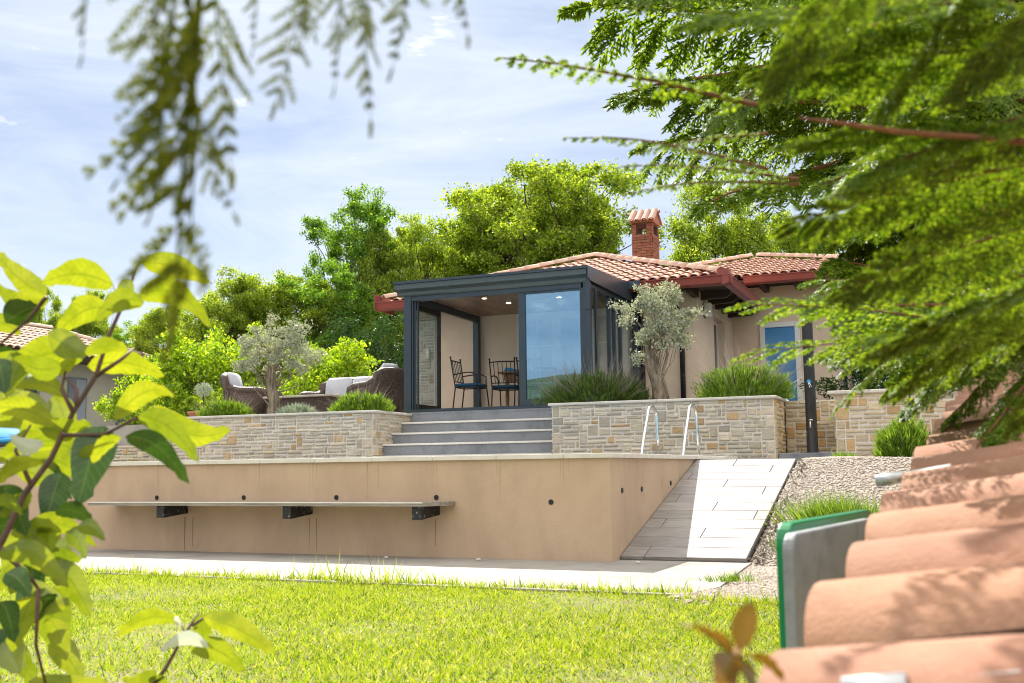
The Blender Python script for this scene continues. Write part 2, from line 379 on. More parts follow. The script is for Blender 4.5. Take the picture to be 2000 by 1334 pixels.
def blades(P, D, L, W, bend=.3, seg=2):
    """tapered bent blades: P bases, D directions, L lengths, W widths -> V, quads, tris"""
    n = len(P); side = np.cross(D, rand_dirs(n)); side /= np.linalg.norm(side, axis=1)[:, None]+1e-9
    bd = rand_dirs(n)*bend; L = np.asarray(L).reshape(-1, 1); W = np.asarray(W).reshape(-1, 1)
    mid = P+D*L*.55+bd*L*.18; tip = P+D*L+bd*L*.6; 
    V = np.stack([P-side*W/2, P+side*W/2, mid+side*W*.38, mid-side*W*.38, tip], 1).reshape(-1, 3)
    i = np.arange(n)[:, None]*5
    return V, i+np.array([[0, 1, 2, 3]]), i+np.array([[3, 2, 4]])
def mound(name, label, loc, rx, ry, h, n=5000, seed=1, mat='lav', L=.10, W=.006, stalks=0, sl=.28, group=None, cat='lavender', tilt=(0, 0)):
    """spiky hemispherical shrub"""
    global rng
    rng = np.random.default_rng(seed)
    o = bpy.data.objects.new(name, None); link(o); tag(o, label, cat, group); o.location = loc
    d = rand_dirs(n); d[:, 2] = np.abs(d[:, 2])*1.; r = rng.uniform(.45, 1, n)**.4
    lob = 1+.10*np.sin(4*np.arctan2(d[:, 1], d[:, 0])+seed)+.07*np.sin(9*np.arctan2(d[:, 1], d[:, 0])+2*seed+5*d[:, 2])
    P = d*np.array([rx, ry, h])*(r*lob)[:, None]*.86; P[:, 2] = np.maximum(P[:, 2]-.02, -.01)
    Dr = d*np.array([.8, .8, .6])+np.array([tilt[0], tilt[1], .75]); Dr /= np.linalg.norm(Dr, axis=1)[:, None]
    Dr += rng.normal(size=(n, 3))*.16
    cl = rand_dirs(max(20, n//28)); cl[:, 2] = np.abs(cl[:, 2]); ci = np.argmax(d@cl.T, axis=1); hf = rng.uniform(.82, 1.12, len(cl))[ci]; P = P*hf[:, None]; P += (cl[ci]*np.array([rx, ry, h])*.86*(r*lob*hf)[:, None]-P)*.28
    V, Q, T = blades(P, Dr, L*rng.uniform(.6, 1.4, n), W*rng.uniform(.7, 1.3, n), .3)
    obj('foliage', mesh_np('foliage', V, [Q, T], M[mat]), o)
    if stalks:
        d = rand_dirs(stalks); d[:, 2] = np.abs(d[:, 2])*.9+.15; d /= np.linalg.norm(d, axis=1)[:, None]
        P = d*np.array([rx, ry, h])*.6; Dr = d+np.array([0, 0, .35]); Dr /= np.linalg.norm(Dr, axis=1)[:, None]
        V, Q, T = blades(P, Dr, sl*rng.uniform(.75, 1.25, stalks)+.4*h, np.full(stalks, W*.5), .25)
        tips = (P+Dr*(sl*.95+.4*h))
        obj('flower_stalks', mesh_np('flower_stalks', V, [Q, T], M['stalk']), o)
    return o

# ------------------------------------------------------------ conifer branch (flat, feathery)
def conifer_mesh(name, seed, nspray=14, nbr=12, nsub=7, thick=.0035, mat='conifer', spread=.42, droop=.22, stem=True, tip=.022, l2f=.42, irr=0.):
    """unit-length branch along +X, spread in XY, drooping towards -Z"""
    g = np.random.default_rng(seed)
    segs = []            # (p0, p1, r)
    def curve(p, d, L, n, dr):
        pts = [p]; d = d.copy()
        for i in range(n):
            d = d+np.array([0, 0, -dr/n])+g.normal(size=3)*.035; d /= np.linalg.norm(d); pts.append(pts[-1]+d*L/n)
        return pts, d
    main, _ = curve(np.zeros(3), np.array([1., 0, .12]), 1., nspray, droop)
    for i in range(1, nspray+1):
        t = i/nspray; base = main[i]; ax = main[i]-main[i-1]; ax /= np.linalg.norm(ax)
        for sd in ((-1, 1) if i < nspray else (0,)):
            L1 = spread*(1-.72*t)*g.uniform(.75-irr, 1.15+irr)*(.55+.45*min(1, t*4))
            lat = np.array([-ax[1], ax[0], 0])*sd
            d1 = ax*(.72+irr*g.uniform(-.6, .8))+lat*.75+g.normal(size=3)*irr*.4+np.array([0, 0, g.uniform(-.25, .08)]); d1 /= np.linalg.norm(d1)
            if sd == 0: d1 = ax
            sp, _ = curve(base, d1, L1, nbr, .35)
            nrm = np.cross(d1, np.array([0, 0, 1.])); nrm /= np.linalg.norm(nrm)+1e-9
            for a, b in zip(sp[:-1], sp[1:]): segs.append((a, b, thick*.8))
            tw = g.uniform(-.5, .5)
            for j in range(1, nbr+1):
                u = j/nbr; L2 = L1*l2f*(1-.75*u)*g.uniform(.7, 1.2)+.018
                for s2 in (-1, 1):
                    l2 = nrm*s2*math.cos(tw)+np.array([0, 0, math.sin(tw)*s2])
                    d2 = (sp[j]-sp[j-1]); d2 = d2/np.linalg.norm(d2)*.8+l2*.7+g.normal(size=3)*.08; d2 /= np.linalg.norm(d2)
                    br, _ = curve(sp[j], d2, L2, 2, .25)
                    segs.append((br[0], br[1], thick)); segs.append((br[1], br[2], thick*.85))
                    ns = max(1, int(nsub*L2/(L1*l2f+.018)+.5)) if nsub else 0
                    for q in range(ns):
                        v = (q+.7)/(ns+.5); pp = br[0]*(1-v)+br[2]*v
                        for s3 in (-1, 1):
                            d3 = d2*.75+np.cross(d2, np.cross(d2, l2)*-1.)*0+(d1*s3*.6)+g.normal(size=3)*.12; d3 /= np.linalg.norm(d3)
                            segs.append((pp, pp+d3*(tip*(1-.6*v)+.006)*g.uniform(.8, 1.3), thick))
    S = np.array([np.concatenate([a, b, [r]]) for a, b, r in segs])
    a, b, r = S[:, :3], S[:, 3:6], S[:, 6:7]; n = len(S)
    ax = b-a; ln = np.linalg.norm(ax, axis=1)[:, None]+1e-9; ax = ax/ln
    s = np.cross(ax, np.array([0, 0, 1.])+g.normal(size=(n, 3))*.35); s /= np.linalg.norm(s, axis=1)[:, None]+1e-9; u = np.cross(s, ax)
    m = a+(b-a)*.55
    V = np.stack([a-s*r*.5, a+u*r*.3, a+s*r*.5, m-s*r*1.1, m+u*r*.6, m+s*r*1.1, b], 1).reshape(-1, 3)
    i = np.arange(n)[:, None]*7
    Q = np.concatenate([i+np.array([[0, 1, 4, 3]]), i+np.array([[1, 2, 5, 4]])]); T = np.concatenate([i+np.array([[3, 4, 6]]), i+np.array([[4, 5, 6]])])
    me = mesh_np(name, V, [Q, T], M[mat])
    st = None
    if stem:
        mb = MB(); mb.tube(main, np.linspace(.011, .003, len(main)), 6)
        so = mb.build('stem', M['twig'] if mat == 'conifer' else M[mat], None, True); st = so.data; COL.objects.unlink(so); bpy.data.objects.remove(so)
    return me, st
def place_branch(parent, meshes, p0, p1, roll=0., name='branch', sc=1.):
    """branch with base p0, tip about p1 (world); roll turns its flat about its axis"""
    p0 = Vector(p0); p1 = Vector(p1); x = (p1-p0); L = x.length; x.normalize()
    z = Vector((0, 0, 1)); y = z.cross(x)
    if y.length < .05: y = Vector((0, 1, 0)).cross(x)
    y.normalize(); z = x.cross(y)
    Mx = Matrix((x, y, z)).transposed().to_4x4() @ Matrix.Rotation(roll, 4, 'X')
    o = obj(name, meshes[0]); o.matrix_world = Matrix.Translation(p0-Vector(parent.location)) @ Mx @ Matrix.Diagonal((L, L*sc, L*sc, 1))
    o.parent = parent
    if meshes[1] is not None:
        s = obj('stem', meshes[1]); s.parent = o
    return o

#@@SETTING
# ------------------------------------------------------------ photo -> house / pool coordinates
_cl = (np.array([0, 0, 0])-HOUSE.o); _cl = np.array([_cl@HOUSE.a, _cl@HOUSE.b, 0])/HOUSE.k; _cl[2] = (EYE-HOUSE.e)/HOUSE.k
def hb(px, py, b):
    r = ray(px, py); l = np.array([r@HOUSE.a, r@HOUSE.b, r[2]]); t = (b-_cl[1])/l[1]; q = _cl+l*t; return q[0], q[2]
def ha(px, py, a):
    r = ray(px, py); l = np.array([r@HOUSE.a, r@HOUSE.b, r[2]]); t = (a-_cl[0])/l[0]; q = _cl+l*t; return q[1], q[2]
ZD = .855            # deck level (world)
ZT = 1.62            # terrace level (house units)
zd_h = (ZD-HOUSE.e)/HOUSE.k

# ------------------------------------------------------------ camera, sky, sun
cam = bpy.data.cameras.new('Camera'); co = link(bpy.data.objects.new('Camera', cam))
Mx = Matrix((Vector(CXV), Vector(CUV), Vector(-FW))).transposed().to_4x4()
co.matrix_world = Matrix.Translation((0, 0, EYE)) @ Mx
cam.sensor_width = 36; cam.lens = FPX/2000*36; cam.clip_start = .05; cam.clip_end = 2000
cam.dof.use_dof = True; cam.dof.focus_distance = 15; cam.dof.aperture_fstop = 7.2; cam.dof.aperture_blades = 0
scene.camera = co
scene.cycles.pixel_filter_type = 'BLACKMAN_HARRIS'; scene.cycles.filter_width = 1.05
scene.view_settings.view_transform = 'Standard'; scene.view_settings.look = 'None'
scene.view_settings.exposure = 1.05; scene.view_settings.gamma = 1
SUN_AZ, SUN_EL = R(-11.9), R(42.3)
w = bpy.data.worlds.new('World'); scene.world = w; w.use_nodes = True; nt = w.node_tree; nt.nodes.clear()
wo = nt.nodes.new('ShaderNodeOutputWorld'); bg = nt.nodes.new('ShaderNodeBackground'); bg.inputs[1].default_value = .11
sky = nt.nodes.new('ShaderNodeTexSky'); sky.sky_type = 'NISHITA'; sky.sun_disc = False
sky.sun_elevation = SUN_EL; sky.sun_rotation = SUN_AZ; sky.air_density = 1.; sky.dust_density = .7; sky.ozone_density = 2.2
tcn = nt.nodes.new('ShaderNodeTexCoord')
mp = N(nt, 'ShaderNodeMapping'); mp.inputs['Rotation'].default_value = (R(12), R(-24), R(20)); mp.inputs['Scale'].default_value = (1.2, 2.2, 6.5)
nt.links.new(tcn.outputs['Generated'], mp.inputs[0])
n1 = N(nt, 'ShaderNodeTexNoise', Scale=2.2, Detail=9., Roughness=.62, Distortion=.6); nt.links.new(mp.outputs[0], n1.inputs['Vector'])
wisp = ramp(nt, n1.outputs[0], [(.30, (.3, .3, .3)), (.78, (1, 1, 1))])
mp2 = N(nt, 'ShaderNodeMapping'); mp2.inputs['Scale'].default_value = (1, 1, 2.6); mp2.inputs['Location'].default_value = (.35, .1, .2); nt.links.new(tcn.outputs['Generated'], mp2.inputs[0])
n2 = N(nt, 'ShaderNodeTexNoise', Scale=9., Detail=8., Roughness=.6); nt.links.new(mp2.outputs[0], n2.inputs['Vector'])
puff = ramp(nt, n2.outputs[0], [(.63, (0, 0, 0)), (.70, (1, 1, 1))])
c = mixc(nt, 1., sky.outputs[0], (.30, .345, .42), 'MULTIPLY'); c = mixc(nt, wisp, c, (4.4, 4.75, 5.2)); c = mixc(nt, puff, c, (5.2, 5.3, 5.4))
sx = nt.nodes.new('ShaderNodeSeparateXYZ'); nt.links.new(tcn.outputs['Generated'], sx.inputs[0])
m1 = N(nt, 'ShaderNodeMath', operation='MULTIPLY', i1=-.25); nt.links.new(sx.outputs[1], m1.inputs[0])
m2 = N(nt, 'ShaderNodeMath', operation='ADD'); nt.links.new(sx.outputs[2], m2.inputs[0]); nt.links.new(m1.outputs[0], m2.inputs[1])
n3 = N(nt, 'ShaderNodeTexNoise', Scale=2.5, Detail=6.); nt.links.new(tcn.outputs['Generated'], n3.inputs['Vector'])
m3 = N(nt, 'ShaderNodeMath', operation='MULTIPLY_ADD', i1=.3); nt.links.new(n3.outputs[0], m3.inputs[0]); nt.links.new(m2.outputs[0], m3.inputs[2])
over = ramp(nt, m3.outputs[0], [(.50, (0, 0, 0)), (.95, (1, 1, 1))])       # unseen cloud brightness added overhead and behind the camera as fill light
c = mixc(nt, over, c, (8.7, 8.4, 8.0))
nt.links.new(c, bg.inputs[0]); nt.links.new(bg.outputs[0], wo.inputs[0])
sl = bpy.data.lights.new('sun', 'SUN'); sl.energy = 4.3; sl.angle = R(.53); sl.color = (1, .95, .86)
so = link(bpy.data.objects.new('sun', sl)); sd = Vector((math.sin(SUN_AZ)*math.cos(SUN_EL), math.cos(SUN_AZ)*math.cos(SUN_EL), math.sin(SUN_EL)))
so.rotation_euler = sd.to_track_quat('Z', 'Y').to_euler()

# ------------------------------------------------------------ ground
def terr(u, wv):
    t = np.clip((wv-.15)/2.75, 0, 1); return .86*t
def grid_sheet(name, mat, us, ws, zf, kind='structure', fr=POOL):
    U, W = np.meshgrid(us, ws, indexing='ij'); P = fr.w(np.stack([U.ravel(), W.ravel(), np.zeros(U.size)], 1)); P[:, 2] = zf(U.ravel(), W.ravel(), P)
    nu, nw = len(us), len(ws); i = np.arange(nu-1)[:, None]*nw+np.arange(nw-1)[None, :]; i = i.ravel()[:, None]
    o = obj(name, mesh_np(name, P, [i+np.array([[0, nw, nw+1, 1]])], mat, smooth=True)); tag(o, kind=kind); return o
us = np.concatenate([np.linspace(-320, -12, 24), np.linspace(-11, 11, 60), np.linspace(12, 320, 24)])
ws = np.concatenate([np.linspace(-320, -12, 30), np.linspace(-11, 12, 80), np.linspace(13, 320, 24)])
def zg(u, wv, P):
    z = terr(u, wv)-.06-.25*((u < 1.0) & (wv > 0) & (wv < 6.5))
    z = z+.65*np.clip((wv-7.5)/1.5, 0, 1)
    y = P[:, 1]; z = z+np.where(y < -35, 16*np.clip((-y-35)/65, 0, 1)**.8*(1+.05*np.sin(P[:, 0]*.03)+.04*np.sin(P[:, 0]*.11)), 0)
    return z
grid_sheet('ground', M['ground'], us, ws, zg)
grid_sheet('lawn', M['lawnsoil'], np.linspace(-9, 3.2, 60), np.linspace(-9, -1.95, 40), lambda u, v, P: -.016+.006*np.sin(u*2.1)*np.sin(v*1.7))
def zgr(u, v, P):
    return terr(u, v)-.012+.02*np.sin(u*3.1+v)*np.sin(v*2.3)-.01
grid_sheet('gravel_bed', M['gravelbed'], np.linspace(1.09, 5.2, 50), np.linspace(-2.22, 3.0, 60), zgr)
grid_sheet('gravel_bed', M['gravelbed'], np.linspace(1.12, 5.2, 24), np.linspace(3.0, 6.4, 24), lambda u, v, P: zgr(u, v, P)+.004)
# concrete path along the wall
mb = MB(); P = [(-11, -2.02), (1.20, -2.1), (1.27, -1.6), (1.14, -.2), (1.10, .35), (-11, .35)]
mb.prism(P, 2, -.10, 0); r = POOL; o = mb.build('path', M['concrete']); o.location = POOL.o; o.rotation_euler = (0, 0, -AP); tag(o, kind='structure')
# deck
mb = MB(); mb.box(-11, 1.12, 4.52, 9.5, ZD-.2, ZD); mb.box(.04, 1.12, 2.86, 4.52, ZD-.2, ZD); mb.box(-11, -7.6, 0.05, 4.52, ZD-.2, ZD)
o = mb.build('deck', M['tile_ramp'], None, col=True); o.location = POOL.o; o.rotation_euler = (0, 0, -AP); tag(o, kind='structure')
# ramp
th = math.atan2(.85-.03, 2.86-.2); Lr = math.hypot(.82, 2.66)
rt = thing('tiled_ramp', 'sloping ramp of pale wood look tiles beside the pool wall', 'ramp', POOL, (0, 0, 0))
rt['kind'] = 'structure'; del rt['category']; del rt['label']; rt.name = 'ramp'
mb = MB(); mb.prism([(.2, -.1), (.2, .008), (2.86, .828), (2.86, -.1)], 0, .004, 1.07); mb.build('base', M['grout'], rt)
mb = MB(); nrow = 12; rw = Lr/nrow
for k in range(nrow):
    j = ((.43+.39*(nrow-1-k)) % 1.13)*1.07
    cuts = [0.006, 1.075] if (j > 1.0 or j < .07) else [0.006, j, 1.075]
    if j-1.2 > .08: cuts = sorted(cuts+[j-1.2])
    for x0, x1 in zip(cuts[:-1], cuts[1:]):
        g = rng.uniform(.84, 1.08); mb.cc = (g, g*rng.uniform(.97, 1.0), g*rng.uniform(.93, 1.))
        s0, s1 = k*rw+.003, (k+1)*rw-.003; n0 = len(mb.v)
        mb.box(x0+.003, x1-.003, s0, s1, .0, .03, bev=.003)
        for i in range(n0, len(mb.v)):
            x, s, n = mb.v[i]; mb.v[i] = (x, .2+s*math.cos(th)-n*math.sin(th), .004+s*math.sin(th)+n*math.cos(th))
mb.build('tiles', M['tile_ramp'], rt, col=True)

# ------------------------------------------------------------ pool wall
pw = thing('pool_wall', 'long rendered pool wall with pale stone coping and a sharp front corner', 'pool wall', POOL, (0, 0, 0))
mb = MB()
mb.box(-7.6, 0, 0, .30, -.05, .857); mb.box(-.30, 0, .30, 4.87, -.05, .857); mb.box(-7.6, -.3, 4.22, 4.52, -.05, .857); mb.box(-7.6, -7.3, .3, 4.22, -.05, .857)
mb.build('wall', M['pool_plaster'], pw)
mb = MB(); js = [-.41-.633*i for i in range(12)]
e = [.03]+js
for a, b in zip(e[:-1], e[1:]): mb.box(b+.0015, a-.0015, -.03, .30, .858, .90, bev=.004)
y = .302
while y < 4.85: mb.box(-.31, .03, y+.0015, min(y+.633, 4.88)-.0015, .858, .90, bev=.004); y += .633
for a, b in zip([-.312]+js[:-1], js): mb.box(b+.0015, a-.0015, 4.21, 4.55, .858, .90, bev=.004)
mb.build('coping', M['coping'], pw)
for (u, z, fr) in [(-4.87, .53, 0), (-3.78, .53, 0), (-2.71, .53, 0), (-1.65, .53, 0), (-.54, .49, 0), (.30, .58, 1), (.87, .58, 1), (1.85, .62, 1)]:
    mb = MB(); t = np.linspace(0, 2*math.pi, 17)[:-1]; rr = .023
    if fr == 0:
        mb.prism([(u+rr*math.cos(k), z+rr*math.sin(k)) for k in t], 1, -.006, .01)
    else: mb.prism([(u+rr*math.cos(k), z+rr*math.sin(k)) for k in t], 0, -.01, .008)
    mb.build('drain_outlet', M['black'], pw, smooth=False)
# rust runs on the wall below a bracket
mb = MB(); 
for u, l, ww in ((-4.50, .38, .014), (-4.40, .29, .010), (-3.01, .28, .007), (-2.93, .32, .008), (-1.66, .24, .008)):
    n0 = [(u-ww/2, -.0015, .335), (u+ww/2, -.0015, .335), (u+ww*.2, -.0015, .335-l), (u-ww*.2, -.0015, .335-l)]; mb.add(n0, [(0, 1, 2, 3)])
M['rust'] = surf('rust_stain', (.26, .13, .04), (.34, .21, .11), 20, .9)
mb.build('rust_stain', M['rust'], pw)
M['streak'] = surf('water_streak', (.50, .36, .24), (.56, .40, .27), 30, .95)
mb = MB(); g = np.random.default_rng(17)
for jx in js[:8]:
    for q in range(3):
        u = jx+g.normal()*.03; l = g.uniform(.08, .34); ww = g.uniform(.004, .014)
        mb.add([(u-ww/2, -.0012, .856), (u+ww/2, -.0012, .856), (u+ww*.15, -.0012, .856-l), (u-ww*.15, -.0012, .856-l)], [(0, 1, 2, 3)])
for y_ in (.93, 1.57, 2.2, 2.83, 3.4):
    l = g.uniform(.2, .45); ww = .012
    mb.add([(.0012, y_-ww/2, .856), (.0012, y_+ww/2, .856), (.0012, y_+ww*.2, .856-l), (.0012, y_-ww*.2, .856-l)], [(0, 1, 2, 3)])
mb.build('water_streak', M['streak'], pw)
wt = MB().box(-7.3, -.3, .3, 4.22, .5, .80).build('water', M['water']); wt.location = POOL.o; wt.rotation_euler = (0, 0, -AP); tag(wt, kind='structure')

# ------------------------------------------------------------ bench on the wall
bn = thing('wall_bench', 'long weathered plank bench fixed along the pool wall on black brackets', 'bench', POOL, (0, 0, 0))
mb = MB(); pts = [(-5.42, -.002), (-1.46, -.002), (-1.46, -.16), (-1.58, -.38), (-5.42, -.38)]
mb.prism(pts, 2, .462, .497); mb.build('plank', M['bench_wood'], bn)
MB().box(-5.42, -1.585, -.386, -.381, .487, .4985, bev=.002).build('front_highlight', M['coping'], bn)  # pale strip paints the highlight along the plank's front
for u in (-4.51, -3.02, -1.66):
    mb = MB(); mb.prism([(-.35, .461), (-.002, .461), (-.002, .375), (-.35, .345)], 0, u-.045, u+.045); mb.build('bracket', M['bracket'], bn)

# ------------------------------------------------------------ pool ladder
ld = thing('pool_ladder', 'chrome pool ladder with two arched handrails at the back edge', 'pool ladder', POOL, (0, 0, 0))
for u in (-.95, -.43):
    path = []
    w0, w1, zt = 3.98, 4.72, 1.52
    path = [(u, w0-.12, .3), (u, w0-.02, .86), (u, w0+.13, 1.14), (u, w0+.29, 1.38)]
    for k in range(9):
        t = math.pi*(1-k/8); path.append((u, w0+.52+.20*math.cos(t), 1.42+.13*math.sin(t)))
    path += [(u, w0+.74, 1.2), (u, w0+.76, .86)]
    MB().tube(path, .019, 12).build('handrail', M['steel'], ld, True)
    MB().lathe([(.05, .0), (.05, .012), (.03, .02)], (u, w0+.76, ZD)).build('flange', M['steel'], ld)
for z in (.35, .58): MB().box(-.94, -.44, 3.84, 3.92, z, z+.03, bev=.005).build('step', M['steel'], ld)

# ------------------------------------------------------------ stone walls
STONES = [((.66, .59, .48), 7), ((.60, .54, .44), 6), ((.56, .52, .45), 4), ((.70, .63, .51), 4), ((.49, .45, .39), 2), ((.60, .40, .20), .5), ((.64, .50, .32), 1.), ((.70, .66, .58), 1.2)]
_cw = np.array([w for c, w in STONES], float); _cw /= _cw.sum()
def stone_face(mb, L, H, seed, cell=.052, warm=0., quoin=()):
    """ashlar on local plane: returns stones in (s, z) with outward offset"""
    g = np.random.default_rng(seed); nx, nz = int(L/cell), max(1, int(round(H/cell*1.0))); cx, cz = L/nx, H/nz
    occ = np.zeros((nx, nz), bool); out = []
    for side, at0 in quoin:      # big corner stones
        z = 0
        while z < nz:
            h = min(int(g.integers(2, 4)), nz-z); wq = int(g.integers(2, 4)); x0 = 0 if at0 == 0 else nx-wq
            occ[x0:x0+wq, z:z+h] = True; out.append((x0, z, wq, h, 1)); z += h
    for z in range(nz):
        x = 0
        while x < nx:
            if occ[x, z]: x += 1; continue
            r = g.uniform(); h = 1 if r < .76 else (2 if r < .96 else 3)
            wd = int(g.integers(2, 6)) if h == 1 else int(g.integers(1, 4)) if h == 2 else int(g.integers(2, 4))
            h = min(h, nz-z)
            k = 0
            while k < wd and x+k < nx and not occ[x+k, z:z+h].any(): k += 1
            if k == 0: h = 1; k = 1
            occ[x:x+k, z:z+h] = True; out.append((x, z, k, h, 0)); x += k
    res = []
    jt = g.uniform(-.18, .18, (nx+1, nz+1, 2))
    for x, z, a, h, q in out:
        c = np.array(STONES[g.choice(len(STONES), p=_cw)][0])*g.uniform(.82, 1.12)
        if h >= 2 and not q and g.uniform() < .30: c = np.array((.62, .45, .27))*g.uniform(.75, 1.1)
        c = c*np.array([1+warm*.08, 1-warm*.03, 1-warm*.22])
        gp = g.uniform(.007, .012); dep = g.uniform(.004, .022)
        cs = []
        for (i, j) in ((x, z), (x+a, z), (x+a, z+h), (x, z+h)):
            jj = jt[i, j]*cell*.35
            s_ = min(max(i*cx+(jj[0] if 0 < i < nx else 0), 0), L); z_ = j*cz+(jj[1] if 0 < j < nz else 0); cs.append((s_, z_))
        m = np.mean(cs, 0)
        def ins(d): return [(p[0]+np.sign(m[0]-p[0])*d, p[1]+np.sign(m[1]-p[1])*d) for p in cs]
        res.append((cs, ins(gp), ins(gp+min(.008, h*cell*.18)), dep, c, g.normal(size=4)*.003))
    return res
def add_stone_face(mb, org, dirv, nrm, L, H, seed, **kw):
    org = np.array(org, float); dirv = np.array(dirv, float); nrm = np.array(nrm, float)
    for cs, i1, i2, dep, c, jz in stone_face(mb, L, H, seed, **kw):
        mb.cc = tuple(c); V = []
        for p in i1: V.append(org+dirv*p[0]+np.array([0, 0, p[1]])+nrm*-.012)
        for p in i1: V.append(org+dirv*p[0]+np.array([0, 0, p[1]])+nrm*(dep*.45))
        for p, j in zip(i2, jz): V.append(org+dirv*p[0]+np.array([0, 0, p[1]])+nrm*(dep+j))
        F = [(8, 9, 10, 11)]
        for k in range(4):
            n = (k+1) % 4; F += [(k, n, n+4, k+4), (k+4, n+4, n+8, k+8)]
        mb.add(V, F)
zb, zt = .83, 1.592   # house units
def planter(name, label, runs, boxes, caps, soil, seed, cat='planter wall', warm=0):
    t = thing(name, label, cat, HOUSE, (0, 0, 0)); 
    t.location = HOUSE.w([(0, 0, 0)])[0]
    mb = MB()
    for b in boxes: mb.box(*b)
    mb.build('core', M['mortar'], t)
    mb = MB()
    for i, (org, d, n, L, H, q, wm) in enumerate(runs): add_stone_face(mb, org, d, n, L, H, seed+i, quoin=q, warm=wm)
    mb.build('stone_facing', M['stone'], t, col=True)
    if caps:
        mb = MB()
        for cpt in caps: mb.box(*cpt, bev=.008)
        mb.build('coping', M['stonecap'], t)
    if soil: 
        mb = MB(); mb.box(*soil); mb.build('soil', M['soil'], t)
    return t
H_ = zt-zb
lx0 = -3.75
planter('stone_planter', 'long low stone planter wall left of the steps with pale coping', 
    [((lx0, 0, zb), (1, 0, 0), (0, -1, 0), -lx0, H_, (('r', 1),), 0), ((0, 0, zb), (0, 1, 0), (1, 0, 0), 1.18, H_, (('r', 0),), .2), ((lx0, 1.1, zb), (0, -1, 0), (-1, 0, 0), 1.1, H_, (), 0)],
    [(lx0, 0, 0, .22, .5, zt), (-.22, 0, .22, 1.16, .5, zt), (lx0, lx0+.2, .22, 1.16, .5, zt)],
    [(lx0-.03, -1.9, -.035, .24, zt, zt+.035), (-1.897, .035, -.035, .24, zt, zt+.035), (-.24, .035, .243, 1.20, zt, zt+.035)],
    (lx0+.2, -.22, .22, 1.3, .6, zt-.01), 11)
aL, aR = 2.69, 5.54
planter('stone_planter', 'stone planter wall right of the steps with lavender and an olive tree',
    [((aL, 0, zb), (1, 0, 0), (0, -1, 0), aR-aL, H_, (('l', 0), ('r', 1)), 0), ((aR, 0, zb), (0, 1, 0), (1, 0, 0), 1.0, H_, (('l', 0),), 1.2), ((aL, 1.2, zb), (0, -1, 0), (-1, 0, 0), 1.2, H_, (), 0)],
    [(aL, aR, 0, .22, .5, zt), (aR-.22, aR, .22, 1.0, .5, zt), (aL, aL+.2, .22, 1.3, .5, zt)],
    [(aL-.05, 4.1, -.035, .24, zt, zt+.035), (4.103, aR+.035, -.035, .24, zt, zt+.035), (aR-.24, aR+.035, .243, 1.05, zt, zt+.035)],
    (aL+.2, aR-.22, .22, 3.7, .6, zt-.01), 31)
planter('stone_wall', 'stone retaining wall on the far side of the shower with overhanging coping',
    [((6.25, 0, zb), (1, 0, 0), (0, -1, 0), 3.6, H_+.02, (('l', 0),), .45), ((6.25, 1.0, zb), (0, -1, 0), (-1, 0, 0), 1.0, H_, (('r', 1),), .5)],
    [(6.25, 9.9, 0, .3, .5, zt+.02), (6.25, 6.5, .3, 1.0, .5, zt)],
    [(6.17, 8.1, -.045, .33, zt+.02, zt+.06), (8.103, 9.9, -.045, .33, zt+.02, zt+.06)],
    (6.5, 9.9, .3, 3.7, .6, zt-.01), 51, cat='stone wall')
planter('stone_wall', 'short recessed stone wall right behind the black shower column',
    [((5.56, .82, .9), (1, 0, 0), (0, -1, 0), .70, .70, (), 1.)], [(5.56, 6.25, .82, 1.05, .5, 1.60)], None, None, 71, cat='stone wall')
planter('dry_stone_wall', 'low dry stone wall partly hidden behind the leafy shrub', 
    [((-6.4, 1.0, zb), (1, 0, 0), (0, -1, 0), 2.62, .42, (), .3)], [(-6.4, -3.79, 1.0, 1.4, .5, zb+.42)], None, None, 91, cat='stone wall')
st = thing('shower_base', 'dark stone slab step under the shower', 'slab', HOUSE)
mb = MB(); mb.box(5.57, 6.23, .03, .80, .84, .93, bev=.006); mb.build('slab', M['granite'], st)

# ------------------------------------------------------------ terrace + steps
mb = MB()
for b in [(-14, -3.78, 1.45, 16, .4, ZT), (-3.78, -.02, 1.305, 16, .4, ZT-.004), (-.02, 2.68, 1.24, 16, .4, ZT-.002), (2.72, 5.3, 3.72, 16, .4, ZT-.006), (5.3, 12, 3.72, 16, .4, ZT-.008)]: mb.box(*b)
o = mb.build('terrace', M['concrete']); o.location = HOUSE.w([(0, 0, 0)])[0]; o.rotation_euler = (0, 0, -AC); o.scale = (1.12,)*3; tag(o, kind='structure')
sp = thing('stone_steps', 'flight of dark granite steps with pale nosings up to the conservatory', 'steps', HOUSE)


zs = [.985, 1.155, 1.318, 1.482, ZT+.02]
xr = 2.675
mb = MB(); mt = MB()
lz = .985
mt.box(.01, xr, -.02, .31, .80, lz)                        # landing strip
for k in range(1, 5):
    y0 = [0, .29, .56, .845, 1.13][k]; z1 = zs[k]; z0 = zs[k-1]
    mb.box(.012, xr, y0, y0+.4 if k < 4 else 1.22, z0-.1, z1-.026)
    mt.box(.006, xr, y0-.022, (y0+.31) if k < 4 else 1.3, z1-.026, z1, bev=.004) if k < 4 else mb.box(.006, xr, y0-.005, 1.25, z1-.026, z1)
mb.build('risers', M['granite'], sp); mt.build('treads', M['tread'], sp)

